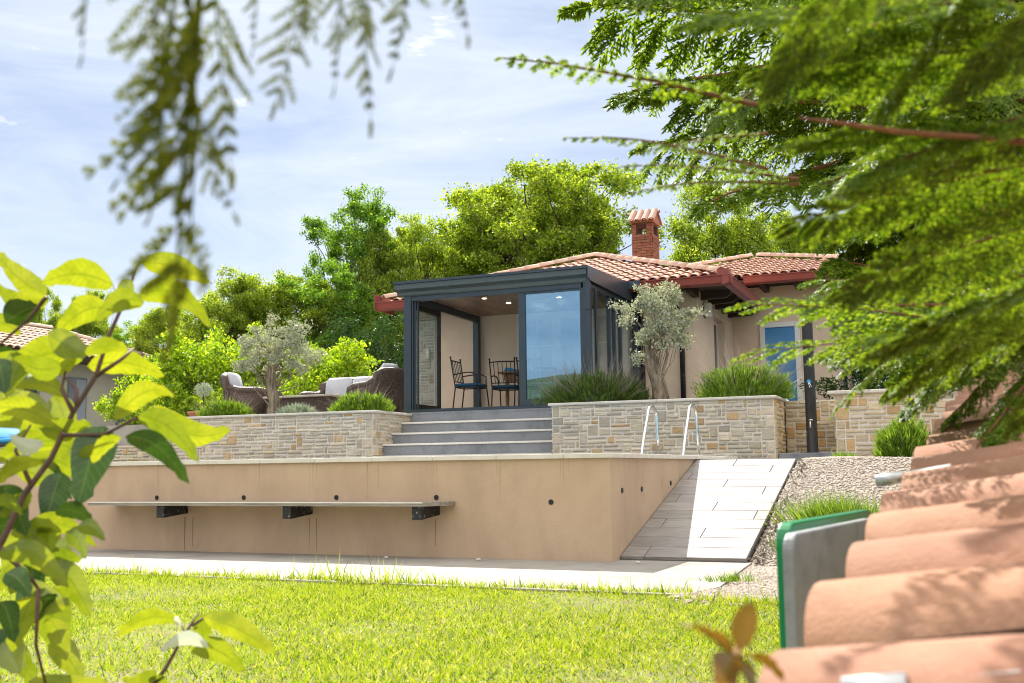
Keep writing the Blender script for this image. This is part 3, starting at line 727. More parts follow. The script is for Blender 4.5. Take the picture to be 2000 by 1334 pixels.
#@@HOUSE
# ------------------------------------------------------------ main house
hs = thing('house', 'single storey beige rendered house with hipped terracotta roof', 'house', HOUSE)
ac_, bw = 3.80, 3.85
zr = 3.74
mb = MB()
aSL = hb(814, 700, 3.85)[0]; aSR = hb(851, 700, 3.85)[0]
mb.box(aSL, ac_, bw, bw+.25, 1.4, zr)
wb0, wb1, wz0, wz1 = 5.08, 6.02, 2.15, 3.37
mb.box(ac_-.3, ac_, bw+.252, wb0, 1.4, zr); mb.box(ac_-.3, ac_, wb1, 7.1, 1.4, zr)
mb.box(ac_-.3, ac_, wb0, wb1, 1.4, wz0); mb.box(ac_-.3, ac_, wb0, wb1, wz1, zr)
a4 = hb(1634, 650, 6.85)[0]
mb.box(ac_+.002, a4, 6.85, 7.1, 1.4, 4.1); mb.box(a4-.28, a4, 7.102, 10, 1.4, 4.1)
mb.box(aSL, aSL+.25, bw+.252, 9, 1.4, zr)
mb.box(1., ac_-.302, 7.2, 7.4, 1.4, 4.1)
mb.build('wall', M['plaster'], hs)
mb = MB(); add_stone_face(mb, (aSL-.01, bw-.04, ZT), (1, 0, 0), (0, -1, 0), aSR-aSL, 2.0, 5)
mb.build('stone_cladding', M['stone'], hs, col=True)
MB().box(aSL, aSR, bw-.04, bw-.001, ZT, 3.62).build('cladding_mortar', M['mortar'], hs)
# window in the side wall
wf = MB()
for z0, z1, b0, b1 in ((wz0, wz0+.06, wb0, wb1), (wz1-.06, wz1, wb0, wb1), (wz0+.06, wz1-.06, wb0, wb0+.06), (wz0+.06, wz1-.06, wb1-.06, wb1), (wz0+.06, wz1-.06, (wb0+wb1)/2-.03, (wb0+wb1)/2+.03)):
    wf.box(ac_-.17, ac_-.13, b0, b1, z0, z1)
wo_ = wf.build('window', M['white'], hs)
MB().box(ac_-.155, ac_-.145, wb0+.06, wb1-.06, wz0+.06, wz1-.06).build('pane', M['darkglass'], wo_)
# door in the recessed wall
da0, dz1 = hb(1484, 632, 6.85); da1, _ = hb(1562, 632, 6.85); dz0 = ZT
f = MB(); fw = .09
f.box(da0, da0+fw, 6.80, 6.848, dz0, dz1); f.box(da1-fw, da1, 6.80, 6.848, dz0, dz1); f.box(da0+fw, da1-fw, 6.80, 6.848, dz1-fw, dz1); f.box(da0+fw, da1-fw, 6.80, 6.848, dz0, dz0+.18)
do = f.build('door', M['white'], hs); MB().box(da0+fw, da1-fw, 6.825, 6.846, dz0+.18, dz1-fw).build('pane', M['blueglass'], do)
w0, wzz = hb(1655, 655, 6.85)
wn = MB().box(a4-.02, a4+.012, 7.6, 8.4, 2.1, 3.35).build('window', M['greytrim'], hs)
MB().box(a4+.013, a4+.018, 7.66, 8.34, 2.16, 3.29).build('pane', M['darkglass'], wn)
# french door inside the conservatory
f = MB(); fz0, fz1 = ZT+.03, 3.43
for a0, a1 in ((.66, .78), (1.30, 1.47), (2.0, 2.12), (2.55, 2.64)): f.box(a0, a1, bw-.07, bw-.002, fz0, fz1)
for a0, a1 in ((.78, 1.30), (1.47, 2.0), (2.12, 2.55)): f.box(a0, a1, bw-.065, bw-.002, fz1-.12, fz1); f.box(a0, a1, bw-.065, bw-.002, fz0, fz0+.16); f.box(a0, a1, bw-.055, bw-.03, 2.85, 2.875)
f.box(1.03, 1.055, bw-.055, bw-.03, fz0+.16, fz1-.12)
fd = f.build('french_door', M['white'], hs)
p = MB()
for a0, a1 in ((.78, 1.30), (1.47, 2.0), (2.12, 2.55)): p.box(a0, a1, bw-.02, bw-.004, fz0+.16, fz1-.12)
p.build('curtained_pane', M['curtain'], fd)

# ---- tiled roofs
def barrel(mb, c, ax, up, L, r, r2, n=5, thick=.014, span=180, vs_=.8):
    """half tube tile from c along ax; exposed lower end first"""
    ax = np.array(ax); up = np.array(up); sd = np.cross(ax, up)
    vs = []
    for (t, rr) in ((0, r), (L, r2)):
        for k in range(n+1):
            a = math.radians(90-span/2+span*k/n); vs.append(c+ax*t+(sd*math.cos(a)+up*math.sin(a)*vs_)*rr)
    for k in range(n+1):
        a = math.radians(90-span/2+span*k/n); vs.append(c+(sd*math.cos(a)+up*math.sin(a)*vs_)*(r-thick))
    fs = [(k, k+1, n+2+k, n+1+k) for k in range(n)]+[(k, 2*(n+1)+k, 2*(n+1)+k+1, k+1) for k in range(n)]
    mb.add(vs, fs)
def roof_face(mb, e0, e1, apex, seed, pw_=.165, ex=.27, base=None):
    g = np.random.default_rng(seed)
    e0, e1, ap = map(lambda p: np.array(p, float), (e0, e1, apex)); W = e1-e0; Lw = np.linalg.norm(W); x = W/Lw
    foot = e0+x*((ap-e0)@x); y = ap-foot; Ls = np.linalg.norm(y); y /= Ls; n = np.cross(x, y)
    if n[2] < 0: n = -n
    base.add([e0-n*.01, e1-n*.01, ap-n*.01], [(0, 1, 2)])
    xa = (ap-e0)@x; nc = int(Lw/pw_); pw_ = Lw/nc
    for j in range(int(Ls/ex)+1):
        s = j*ex-.04; tt = (s+ex*.55)/Ls
        lo, hi = xa*tt, Lw-(Lw-xa)*tt
        for i in range(nc):
            cx = (i+.5)*pw_
            if cx < lo+.02 or cx > hi-.02: continue
            if s+ex*1.1 > Ls: continue
            q = g.uniform(.82, 1.12); mb.cc = (q, q*g.uniform(.94, 1.03), q*g.uniform(.9, 1.05))
            c = e0+x*cx+y*(s+g.uniform(-.006, .006))+n*(.022+g.uniform(0, .004))
            barrel(mb, c, y*.995+n*-.045, n, ex*1.2, pw_*.50, pw_*.40)
def hip(mb, p0, p1, seed, r=.10, ex=.31, end=True):
    g = np.random.default_rng(seed); p0 = np.array(p0, float); p1 = np.array(p1, float); d = p1-p0; L = np.linalg.norm(d); d /= L
    sd = np.cross(d, [0, 0, 1]); sd /= np.linalg.norm(sd); up = np.cross(sd, d)
    for k in range(int(L/ex)+1):
        q = g.uniform(1.15, 1.45); mb.cc = (q, q*1.12, q*1.15)
        if k*ex+ex > L+.05: break
        barrel(mb, p0+d*(k*ex)+up*.085, d, up, ex*1.15, r, r*.82, 7, .016)
ze = 3.72; A0, A1, B0 = -1.65, 4.30, 3.30; hw = (A1-A0)/2; apx = ((A0+A1)/2, B0+hw, ze+hw*.355)
tl = MB(); bs = MB(); rd = MB()
P00, P10, P11, P01 = (A0, B0, ze), (A1, B0, ze), (A1, B0+2*hw, ze), (A0, B0+2*hw, ze)
roof_face(tl, P00, P10, apx, 1, base=bs); roof_face(tl, P10, P11, apx, 2, base=bs); roof_face(tl, P01, P00, apx, 3, base=bs)
bs.add([P11, P01, apx], [(0, 1, 2)])
bs.box(A0+.05, A1-.05, B0+.05, B0+2*hw, ze-.06, ze-.03)
hip(rd, P10, apx, 4); hip(rd, P00, apx, 5); hip(rd, P11, apx, 6)
ze2 = hb(1480, 541, 6.3)[1]; C0, C1, D0 = .75, 6.95, 6.3; h2 = (C1-C0)/2; apx2 = ((C0+C1)/2, D0+h2, hb(1480, 507, D0+h2)[1])
Q00, Q10, Q11, Q01 = (C0, D0, ze2), (C1, D0, ze2), (C1, D0+2*h2, ze2), (C0, D0+2*h2, ze2)
roof_face(tl, Q00, Q10, apx2, 7, base=bs); roof_face(tl, Q10, Q11, apx2, 8, base=bs)
bs.add([Q11, Q01, apx2], [(0, 1, 2)]); bs.add([Q01, Q00, apx2], [(0, 1, 2)])
bs.box(C0+1.5, C1-.05, D0+.05, D0+2*h2, ze2-.06, ze2-.03)
hip(rd, Q10, apx2, 9); hip(rd, Q00, apx2, 10)
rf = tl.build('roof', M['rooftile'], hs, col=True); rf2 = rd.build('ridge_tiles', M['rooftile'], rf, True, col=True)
M['underlay'] = surf('dark_terracotta_bed', (.16, .08, .06), None, 5, .9)  # dark terracotta plane under the tiles
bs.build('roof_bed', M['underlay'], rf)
# gutters
g = MB(); gp = lambda s: [(0, -.03), (.02*s, -.03), (.10*s, .0), (.115*s, .10), (.13*s, .11), (.13*s, .125), (0, .125)]
zg_ = ze-.12
g.prism([(B0-.06+.0-p[0], zg_+p[1]) for p in gp(1)], 0, A0-.1, A1+.19)
g.prism([(A1+.06+p[0], zg_+p[1]) for p in gp(1)], 1, B0-.185, 6.1)
g.box(A1-.02, A1+.16, B0-.16, B0+.02, ze, ze+.10)
g.box(A0-.11, A0-.09, B0-.19, B0+.5, zg_-.02, ze+.14)
g2z = ze2-.12
g.prism([(D0-.06-p[0], g2z+p[1]) for p in gp(1)], 0, A1-.15, C1+.19)
g.prism([(C1+.06+p[0], g2z+p[1]) for p in gp(1)], 1, D0-.185, D0+4)
g.build('gutter', M['gutter'], hs)
# soffit boards and rafter tails
s = MB(); s.box(A0, A1, B0, bw-.002, ze-.085, ze-.065); s.box(ac_+.002, A1, bw, 6.84, ze-.085, ze-.065); s.box(ac_+.3, C1, D0, 6.848, ze2-.085, ze2-.065); s.box(A0, aSL-.002, bw, 8, ze-.085, ze-.065)
s.build('soffit', M['dark_wood'], hs)
def tail(mb, x0, x1, y0, y1, z, horiz):
    if horiz: mb.prism([(y0, z), (y0, z-.07), (y0+.06, z-.11), (y1, z-.125), (y1, z)], 0, x0, x1)
    else: mb.prism([(x1, z), (x1, z-.07), (x1-.06, z-.11), (x0, z-.125), (x0, z)], 1, y0, y1)
def rtail(*a): m_ = MB(); tail(m_, *a); m_.build('rafter_tail', M['dark_wood'], hs)
for a in (-.9, 3.28, 3.78): rtail(a-.05, a+.05, B0+.04, bw, ze-.087, True)
for b in (4.15, 4.72, 5.29, 5.86, 6.43): rtail(ac_+.001, A1-.03, b-.05, b+.05, ze-.087, False)
for a in (4.45, 5.05, 5.65, 6.25): rtail(a-.05, a+.05, D0+.04, 6.849, ze2-.087, True)
# downpipes
for pts in ([(3.43, 3.36, 3.60), (3.43, 3.40, 3.50), (3.50, 3.66, 3.33), (3.53, 3.78, 3.22), (3.54, 3.79, 3.0), (3.54, 3.79, 1.66)], [(2.86, 3.40, 3.60), (2.87, 3.5, 3.45), (2.88, 3.79, 3.3), (2.88, 3.79, 3.1), (2.88, 3.79, 1.66)]):
    MB().tube(pts, .042, 10).build('downpipe', M['black'], hs, True)
# wall lamp
lb = MB().box(ac_+.001, ac_+.02, 4.28, 4.40, 3.24, 3.47).build('wall_lamp', M['black'], None)
lb.location = HOUSE.w([(0, 0, 0)])[0]; lb.rotation_euler = (0, 0, -AC); lb.scale = (1.12,)*3; tag(lb, 'white box lamp on the beige side wall', 'wall lamp')
MB().box(ac_+.021, ac_+.12, 4.26, 4.42, 3.25, 3.48, bev=.006).build('lamp_body', M['lampwhite'], lb)
# chimney
bc = 6.6; ca0, _ = hb(1234.5, 480, bc); ca1, _ = hb(1275, 480, bc); cd = ha(1287, 480, ca1)[0]
cz0 = hb(1255, 522, bc)[1]; zo0 = hb(1255, 457, bc)[1]; zo1 = hb(1255, 437.5, bc)[1]; zc1 = hb(1255, 433, bc)[1]
ch = MB()
def bricks(mb, org, d, n, L, z0, z1, seed, bh=.055, bl=.19):
    g = np.random.default_rng(seed); nr = max(1, round((z1-z0)/bh)); bh = (z1-z0)/nr
    for r_ in range(nr):
        x = -bl/2 if r_ % 2 else 0
        while x < L-.01:
            x0, x1 = max(x, 0), min(x+bl, L)
            if x1-x0 > .02:
                q = g.uniform(.75, 1.15); mb.cc = (.36*q, .15*q*g.uniform(.9, 1.15), .10*q)
                o_ = np.array(org)+np.array(d)*x0; e_ = np.array(d)*(x1-x0-.008); nn = np.array(n)
                zz0, zz1 = z0+r_*bh+.004, z0+(r_+1)*bh-.004
                V = [o_+nn*-.01, o_+e_+nn*-.01, o_+nn*.006, o_+e_+nn*.006]; V = [(*v[:2], z) for z in (zz0, zz1) for v in V]
                mb.add(V, [(2, 3, 7, 6), (0, 2, 6, 4), (1, 3, 7, 5), (4, 5, 7, 6), (0, 1, 3, 2)])
            x += bl
core = MB(); core.box(ca0+.004, ca1-.004, bc+.004, cd-.004, 4.2, zo0-.01)
pl = .115
for (x0, x1) in ((ca0, ca0+pl-.02), (ca1-pl, ca1)):
    for (y0, y1) in ((bc, bc+pl-.02), (cd-pl+.02, cd)): core.box(x0+.004, x1-.004, y0+.004, y1-.004, zo0-.01, zo1)
core.box(ca0+.01, ca1-.01, bc+.01, cd-.01, zo1, zc1-.01)
chm = core.build('chimney', M['underlay'], hs)
for org, d, n, L in (((ca0, bc, 0), (1, 0, 0), (0, -1, 0), ca1-ca0), ((ca1, bc, 0), (0, 1, 0), (1, 0, 0), cd-bc)):
    bricks(ch, org, d, n, L, cz0, zo0-.17, 3)
    nn = np.array(n)*.012; bricks(ch, np.array(org)+nn, d, n, L, zo0-.17, zo0-.06, 8)
    bricks(ch, org, d, n, L, zo0-.06, zo0, 5)
    bricks(ch, org, d, n, pl-.02 if n[1] else .07, zo0, zo1, 4); bricks(ch, np.array(org)+np.array(d)*(L-(pl if n[1] else .06)), d, n, pl if n[1] else .06, zo0, zo1, 6)
ch.build('brickwork', M['brick'], chm, col=True)
cap = MB(); mc = (bc+cd)/2; ov = .09
cap.prism([(bc-.03, zc1-.012), (cd+.03, zc1-.012), (cd+.02, zc1+.03), (mc, zc1+.19), (bc-.02, zc1+.03)], 0, ca0-.03, ca1+.03)
cap.build('cap', M['terracotta'], chm)
ct = MB(); sl_ = math.atan2(.19, mc-bc); nt_ = 4; pwc = (ca1-ca0+.14)/nt_
for sgn in (1, -1):
    for i in range(nt_):
        yb = (bc-ov) if sgn == 1 else (cd+ov)
        ax = np.array([0, sgn*math.cos(sl_), math.sin(sl_)]); up = np.array([0, -sgn*math.sin(sl_), math.cos(sl_)])
        q = rng.uniform(.85, 1.1); ct.cc = (q, q*.96, q)
        barrel(ct, np.array([ca0-.07+pwc*(i+.5), yb, zc1+.0]), ax, up, (mc-bc+ov)/math.cos(sl_)*1.02, pwc*.5, pwc*.42)
for k in range(2): 
    ct.cc = (1, 1, 1); barrel(ct, np.array([ca1+.09-k*(ca1-ca0+.2)/2, mc, zc1+.215]), np.array([-1., 0, 0]), np.array([0, 0, 1.]), (ca1-ca0+.2)/2*1.08, .06, .05)
ct.build('cap_tiles', M['rooftile'], chm, col=True)

# ------------------------------------------------------------ conservatory
cs = thing('conservatory', 'dark grey framed glass conservatory with open sliding doors above the steps', 'conservatory', HOUSE)
F0, F1, FB, ZF, ZH = -.13, 2.84, 1.17, ZT+.03, 3.345
mb = MB()
mb.box(F0, F1, FB, FB+.16, ZT+.02, ZF+.03)                         # threshold
for k in (0.03, .08, .13): mb.box(F0+.06, F1-.1, FB+k, FB+k+.008, ZF+.03, ZF+.042)
mb.box(F0+.12, F1-.12, FB+.012, FB+.14, ZH, ZH+.07)                  # header
mb.box(F0-.0, F0+.12, FB, FB+.12, ZF+.03, ZH+.07)
for k, t in enumerate((.125, .155, .185)): mb.box(F0+t, F0+t+.02, FB+.02+.03*k, FB+.05+.03*k, ZF+.03, ZH)
mb.box(F1-.085, F1, FB, FB+.12, ZF+.03, ZH+.07)
mb.box(F1-.035, F1+.025, FB-.035, FB-.002, 3.02, ZH+.16); mb.box(F1-.03, F1+.02, FB-.03, FB-.002, ZF, 3.02); mb.box(F1-.045, F1+.035, FB-.045, FB-.002, 3.02, 3.05)
mb.box(F0, F0+.10, 3.70, 3.80, ZF, 3.45); mb.box(F1-.10, F1, 3.70, 3.80, ZF, 3.45)
mb.box(F0+.02, F0+.09, FB+.121, 3.70, 3.33, 3.45)                        # left side header
mb.box(F1-.09, F1-.012, FB+.121, 3.70, 3.36, 3.45)
mb.box(F1-.08, F1-.01, FB+.121, 3.70, ZF, ZF+.08)
mb.box(F0+.02, F0+.08, FB+.121, 3.70, ZT+.02, ZF+.04)
for b in (2.20, 2.46, 2.78): mb.box(F1-.07, F1-.015, b, b+.05, ZF+.08, 3.36)
mb.box(F1-.005, F1+.02, 1.42, 1.50, ZF, 3.36)
mb.build('frame', M['frame'], cs)
# fascia
fm = MB()
fm.prism([(FB-.01, ZH+.07), (FB-.03, ZH+.09), (FB-.03, ZH+.13), (FB-.06, ZH+.15), (FB-.10, ZH+.17), (FB-.10, ZH+.25), (FB+.05, ZH+.25), (FB+.05, ZH+.07)], 0, F0-.10, F1-.0)
fm.build('fascia', M['fascia'], cs)
fl = MB(); fl.box(F0-.115, F1+.015, FB-.125, FB+.06, ZH+.252, ZH+.29)
zt_b = 3.80
fl.prism([(FB-.12, ZH+.285), (FB-.12, ZH+.12), (FB-.0, ZH+.085), (3.30, ZH+.085), (3.30, zt_b-.08)], 0, F1+.016, F1+.035)
fl.prism([(FB-.10, ZH+.285), (FB-.10, ZH+.14), (3.2, ZH+.10), (3.2, zt_b-.08)], 0, F0-.115, F0-.10)
fl.box(F1-.2, F1+.22, 3.08, 3.17, zt_b-.20, zt_b-.07)
fl.build('roof_edge', M['frame'], cs)
rf_ = MB(); rf_.prism([(FB+.062, ZH+.27), (FB+.062, ZH+.22), (3.84, 3.70), (3.84, 3.76)], 0, F0-.09, F1+.01); rf_.build('roof_panel', M['frame'], cs)
cl = MB(); x = F0+.1
while x < F1-.1:
    q = rng.uniform(.7, 1.2); cl.cc = (q, q, q); cl.box(x, x+.088, FB+.17, 3.84, 3.452, 3.462); x += .092
cl.build('ceiling', M['ceil_wood'], cs, col=True)
for (a, b) in ((.84, 2.02), (1.0, 2.62), (1.93, 2.44), (2.1, 1.67)):
    d = MB().lathe([(.05, 0), (.05, .006)], (a, b, 3.4445), 16).build('downlight', M['steel'], cs)
    MB().lathe([(.038, 0), (.038, .003)], (a, b, 3.441), 16).build('lamp', M['bulb'], d)
# sliding front panel + side panels
sld = MB(); g0, g1, gz0, gz1 = 1.745, F1-.088, ZF+.045, ZH
sld.box(g0, g0+.10, FB+.03, FB+.09, gz0, gz1); sld.box(g1-.06, g1, FB+.03, FB+.09, gz0, gz1); sld.box(g0+.10, g1-.06, FB+.03, FB+.09, gz0, gz0+.085); sld.box(g0+.10, g1-.06, FB+.03, FB+.09, gz1-.03, gz1)
so_ = sld.build('sliding_door', M['frame'], cs); MB().box(g0+.10, g1-.06, FB+.055, FB+.062, gz0+.085, gz1-.03).build('pane', M['glass'], so_)
sdo = MB(); b0, b1 = FB+.125, 2.30
sdo.box(F0+.02, F0+.07, b0, b0+.06, ZF+.06, 3.33); sdo.box(F0+.02, F0+.07, b1-.045, b1, ZF+.06, 3.33); sdo.box(F0+.02, F0+.07, b0+.06, b1-.045, ZF+.06, ZF+.14); sdo.box(F0+.02, F0+.07, b0+.06, b1-.045, 3.25, 3.33)
s_ = sdo.build('side_door', M['black'], cs); MB().box(F0+.04, F0+.048, b0+.06, b1-.045, ZF+.14, 3.25).build('pane', M['glass2'], s_)
MB().box(F0+.075, F0+.11, b0+.015, b0+.04, 2.45, 2.62, bev=.004).build('handle', M['black'], s_)
for b0, b1 in ((1.50, 2.20), (2.25, 2.46), (2.51, 2.78), (2.83, 3.70)): MB().box(F1-.045, F1-.038, b0, b1, ZF+.08, 3.36).build('side_pane', M['glass2'], cs)
fl_ = MB().box(F0+.13, F1-.13, FB+.162, 3.84, ZT+.0, ZT+.02).build('floor', M['tabletop'], cs)
# bracket lamp on stone cladding
wl = MB().box(hb(836, 675, 3.8)[0], hb(836, 675, 3.8)[0]+.06, bw-.14, bw-.08, 2.75, 2.92, bev=.005).build('wall_lamp', M['lampwhite']); wl.location = HOUSE.w([(0, 0, 0)])[0]; wl.rotation_euler = (0, 0, -AC); wl.scale = (1.12,)*3
tag(wl, 'tall white wall light on the stone clad corner seen through the side glass', 'wall lamp')

# ------------------------------------------------------------ dining set
def dining_chair(loc, rz, label, arms=True):
    t = thing('dining_chair', label, 'chair', HOUSE, loc, rz, 'iron chairs round the dining table')
    W, Dp, hs_, hb_ = .19, .19, .40, .86
    for s in (-1, 1):
        MB().tube([(s*W, -Dp-.05, 0), (s*W, -Dp, hs_), (s*(W+.01), -Dp-.03, .6), (s*(W+.02), -Dp-.07, hb_)], .011, 8).build('back_post', M['black'], t, True)
        MB().lathe([(.004, -.01), (.017, .004), (.012, .02), (.002, .026)], (s*(W+.02), -Dp-.07, hb_), 10).build('finial', M['black'], t, True)
        MB().tube([(s*W, Dp+.05, 0), (s*W, Dp, hs_)], .011, 8).build('front_leg', M['black'], t, True)
        if arms: MB().tube([(s*W, -Dp-.02, .60), (s*(W+.03), 0, .625), (s*(W+.03), .10, .62), (s*(W+.03), .17, .58), (s*W, .18, hs_)], .010, 8).build('armrest', M['black'], t, True)
    b = MB(); b.tube([(-W-.015, -Dp-.06, hb_-.04), (0, -Dp-.075, hb_-.035), (W+.015, -Dp-.06, hb_-.04)], .010, 8); b.tube([(-W, -Dp-.01, hs_+.09), (W, -Dp-.01, hs_+.09)], .008, 8)
    for k in range(5): x = (k-2)*.066; b.tube([(x, -Dp-.01, hs_+.09), (x*1.1, -Dp-.07, hb_-.04)], .006, 6)
    b.build('backrest', M['black'], t, True)
    f = MB(); 
    for p in ([(-W, -Dp, hs_), (W, -Dp, hs_)], [(-W, Dp, hs_), (W, Dp, hs_)], [(-W, -Dp, hs_), (-W, Dp, hs_)], [(W, -Dp, hs_), (W, Dp, hs_)]): f.tube(p, .010, 6)
    f.build('seat_frame', M['black'], t, True)
    MB().box(-W-.01, W+.01, -Dp-.01, Dp+.02, hs_+.012, hs_+.058, bev=.02).build('cushion', M['cushion_teal'], t, True)
    return t
ca = .44
y0_ = ha(921, 750, ca-.24)[0]
dining_chair((.60, 2.02, ZF), R(-86), 'iron armchair with teal cushion standing sideways left of the table')
dining_chair((hb(983, 760, 2.45)[0], 2.62, ZF), R(4), 'iron chair with its slatted back to the steps in front of the table')
dining_chair((hb(1030, 760, 2.45)[0]+.08, 2.62, ZF), R(-3), 'iron chair mostly hidden behind the sliding door frame')
dt = thing('dining_table', 'wooden dining table with turned legs inside the conservatory', 'table', HOUSE, (1.36, 3.05, ZF))
MB().box(-.60, .60, -.36, .36, .665, .70, bev=.008).build('tabletop', M['teak'], dt)
MB().box(-.52, .52, -.29, .29, .56, .664).build('apron', M['teak'], dt)
for sx in (-1, 1):
    for sy in (-1, 1): MB().lathe([(.022, 0), (.026, .1), (.034, .3), (.026, .42), (.036, .5), (.036, .66)], (sx*.47, sy*.26, 0), 12).build('leg', M['teak'], dt, True)
pl_ = MB().prism([(-.14, 0), (.10, 0), (.12, .02), (-.10, .07)], 1, -.12, .12).build('cushion', M['cushion_blue']); pl_.location = HOUSE.w([(.98, 2.88, ZF+.702)])[0]; pl_.rotation_euler = (0, 0, -AC); pl_.scale = (1.12,)*3
tag(pl_, 'blue folded cushion lying on the dining table', 'cushion')
dk = MB().box(-.18, .18, -.1, .1, 0, .05, bev=.02).build('serving_tray', M['black']); dk.location = HOUSE.w([(1.50, 2.92, ZF+.702)])[0]; dk.rotation_euler = (0, 0, -AC); dk.scale = (1.12,)*3
tag(dk, 'dark tray on the dining table beside the door frame', 'tray')

# ------------------------------------------------------------ wicker lounge
def wicker_seat(loc, rz, label, width, cat, nc=1, h=.86):
    t = thing('wicker_sofa' if nc > 1 else 'wicker_armchair', label, cat, HOUSE, loc, rz)
    w = width/2; dp = .34
    b = MB(); b.prism([(-dp+.04, 0), (dp, 0), (dp, .30), (-dp, .30)], 0, -w+.06, w-.06); b.build('base', M['wicker'], t)
    # back: leaning slab with rolled top (faces +y)
    prof = [(-dp+.02, .02), (-dp-.10, .55), (-dp-.16, h-.06), (-dp-.15, h-.01), (-dp-.10, h+.01), (-dp-.04, h-.03), (-dp-.01, .62), (-dp+.08, .30), (-dp+.10, .02)]
    b = MB(); n = len(prof); k = 9
    vs = []; 
    for i in range(k):
        x = -w+2*w*i/(k-1); bow = (1-(2*i/(k-1)-1)**4); 
        for (y, z) in prof: vs.append((x*(1+.04*z), y+.05*(1-bow), z*(1-.10*(1-bow)) if z > .6 else z))
    fs = [(i*n+j, i*n+(j+1) % n, (i+1)*n+(j+1) % n, (i+1)*n+j) for i in range(k-1) for j in range(n)]+[tuple(range(n)), tuple(range((k-1)*n, k*n))]
    b.add(vs, fs); b.build('backrest', M['wicker'], t, True)
    for s in (-1, 1):
        x0 = s*w; a = MB()
        pr = [(-dp, .02), (dp-.02, .02), (dp+.03, .30), (dp+.05, .46), (dp, .52), (dp-.10, .53), (-.10, .53), (-dp+.04, .60), (-dp-.06, .62)]
        a.prism(pr, 0, min(x0, x0-s*.11), max(x0, x0-s*.11)); a.tube([(x0-s*.05, -dp, .60), (x0-s*.05, -.12, .54), (x0-s*.05, dp-.10, .53), (x0-s*.05, dp+.02, .50), (x0-s*.05, dp+.05, .40)], .065, 10)
        a.build('armrest', M['wicker'], t, True)
    iw = (2*w-.22)/nc
    for i in range(nc):
        x0 = -w+.11+iw*i
        MB().box(x0+.005, x0+iw-.005, -dp+.08, dp, .305, .41, bev=.04).build('seat_cushion', M['cushion_grey'], t, True)
        c = MB(); c.box(x0+.01, x0+iw-.01, -.08, .06, 0, .46, bev=.055); 
        c.v = [(x, y*(.7+.5*math.sin(min(1, max(0, z/.46))*math.pi))-dp+.10-.13*z/.46+.0, z+.40+.025*math.sin((x-x0)/iw*math.pi)) for x, y, z in c.v]
        c.build('back_cushion', M['cushion_grey'], t, True)
    return t
wicker_seat((hb(487, 770, 2.0)[0], 2.1, ZT), R(-78), 'brown wicker armchair with grey cushion left of the small olive tree', .66, 'armchair')
wicker_seat((hb(734, 770, 2.0)[0]-.05, 2.1, ZT), R(66), 'high backed brown wicker armchair seen from behind beside the conservatory', .60, 'armchair', h=.80)
wicker_seat((hb(660, 770, 3.2)[0], 3.35, ZT), R(180), 'wicker sofa with pale grey cushions facing the pool', 1.34, 'sofa', 2)
ct_ = thing('coffee_table', 'low wicker coffee table with pale top among the wicker chairs', 'table', HOUSE, (hb(590, 775, 1.85)[0], 1.95, ZT))
MB().box(-.66, .66, -.28, .28, .37, .405, bev=.006).build('tabletop', M['tabletop'], ct_); MB().box(-.60, .60, -.24, .24, 0, .369).build('base', M['wicker'], ct_)

# ------------------------------------------------------------ shower
sa, sb = 5.935, .30
sh = thing('outdoor_shower', 'tall black outdoor shower column with a small tap', 'shower', HOUSE, (sa, sb, .93))
MB().lathe([(.085, 0), (.085, .012), (.068, .016), (.066, .5), (.066, 1.58), (.05, 1.64)], (0, 0, 0), 20).build('column', M['black'], sh, True)
MB().tube([(0, 0, 1.62), (0, -.02, 1.68), (0, -.12, 1.71), (0, -.18, 1.70)], .014, 8).build('spout', M['steel'], sh, True)
MB().lathe([(.02, 0), (.07, .01), (.07, .02), (.02, .03)], (0, -.19, 1.67), 14).build('shower_head', M['steel'], sh, True)
k = MB(); k.tube([(0, -.06, .86), (0, -.085, .86)], .026, 14); ko = k.build('knob', M['cushion_blue'], sh, True); MB().tube([(0, -.09, .86), (.03, -.10, .80), (.012, -.10, .785), (-.005, -.09, .85)], .005, 6).build('lever', M['steel'], sh, True)
tp = MB(); tp.tube([(0, -.06, .37), (0, -.12, .37), (0, -.125, .30)], .010, 8); tp.tube([(-.02, -.10, .395), (.03, -.10, .395)], .007, 8); tp.build('tap', M['steel'], sh, True)
#@@GREEN
# ------------------------------------------------------------ olive trees
def olive(label, p, seed, env, trunk, n=36, leaf=.05, nl=240):
    o = bpy.data.objects.new('olive_tree', None); link(o); tag(o, label, 'olive tree', 'olive trees in the planters'); o.location = p
    cm, tm = crown_mesh('crown', M['olive'], env, n, nl, leaf, .145, seed, trunk[1][2]*.9, tr=.03, bark='olive_bark')
    obj('crown', cm, o); obj('limbs', tm, o)
    mb = MB(); pts = trunk; mb.tube(pts, trunk_r, 14)
    g = np.random.default_rng(seed); vs = []
    for (x, y, z) in mb.v:
        a = math.atan2(y, x); k = 1+.13*math.sin(5*a+z*7)+.08*math.sin(9*a-z*11)+g.uniform(-.04, .04); vs.append((x*k, y*k, z))
    mb.v = vs; mb.build('trunk', M['olive_bark'], o, True)
    return o
trunk_r = [.15, .12, .105, .10, .095, .07, .03]
a_, z_ = hb(1291, 778, .75); olive('silvery olive tree with a thick gnarled trunk in the right planter', HOUSE.w([(a_, .75, ZT-.03)])[0], 3, (.54, .48, .66, 1.24),
    [(0, 0, -.05), (-.01, 0, .15), (-.03, 0, .32), (-.08, 0, .50), (-.12, 0, .66), (-.14, 0, .80), (-.15, 0, 1.0)], 50, .05, 150)
trunk_r = [.12, .10, .085, .08, .085, .07, .04]
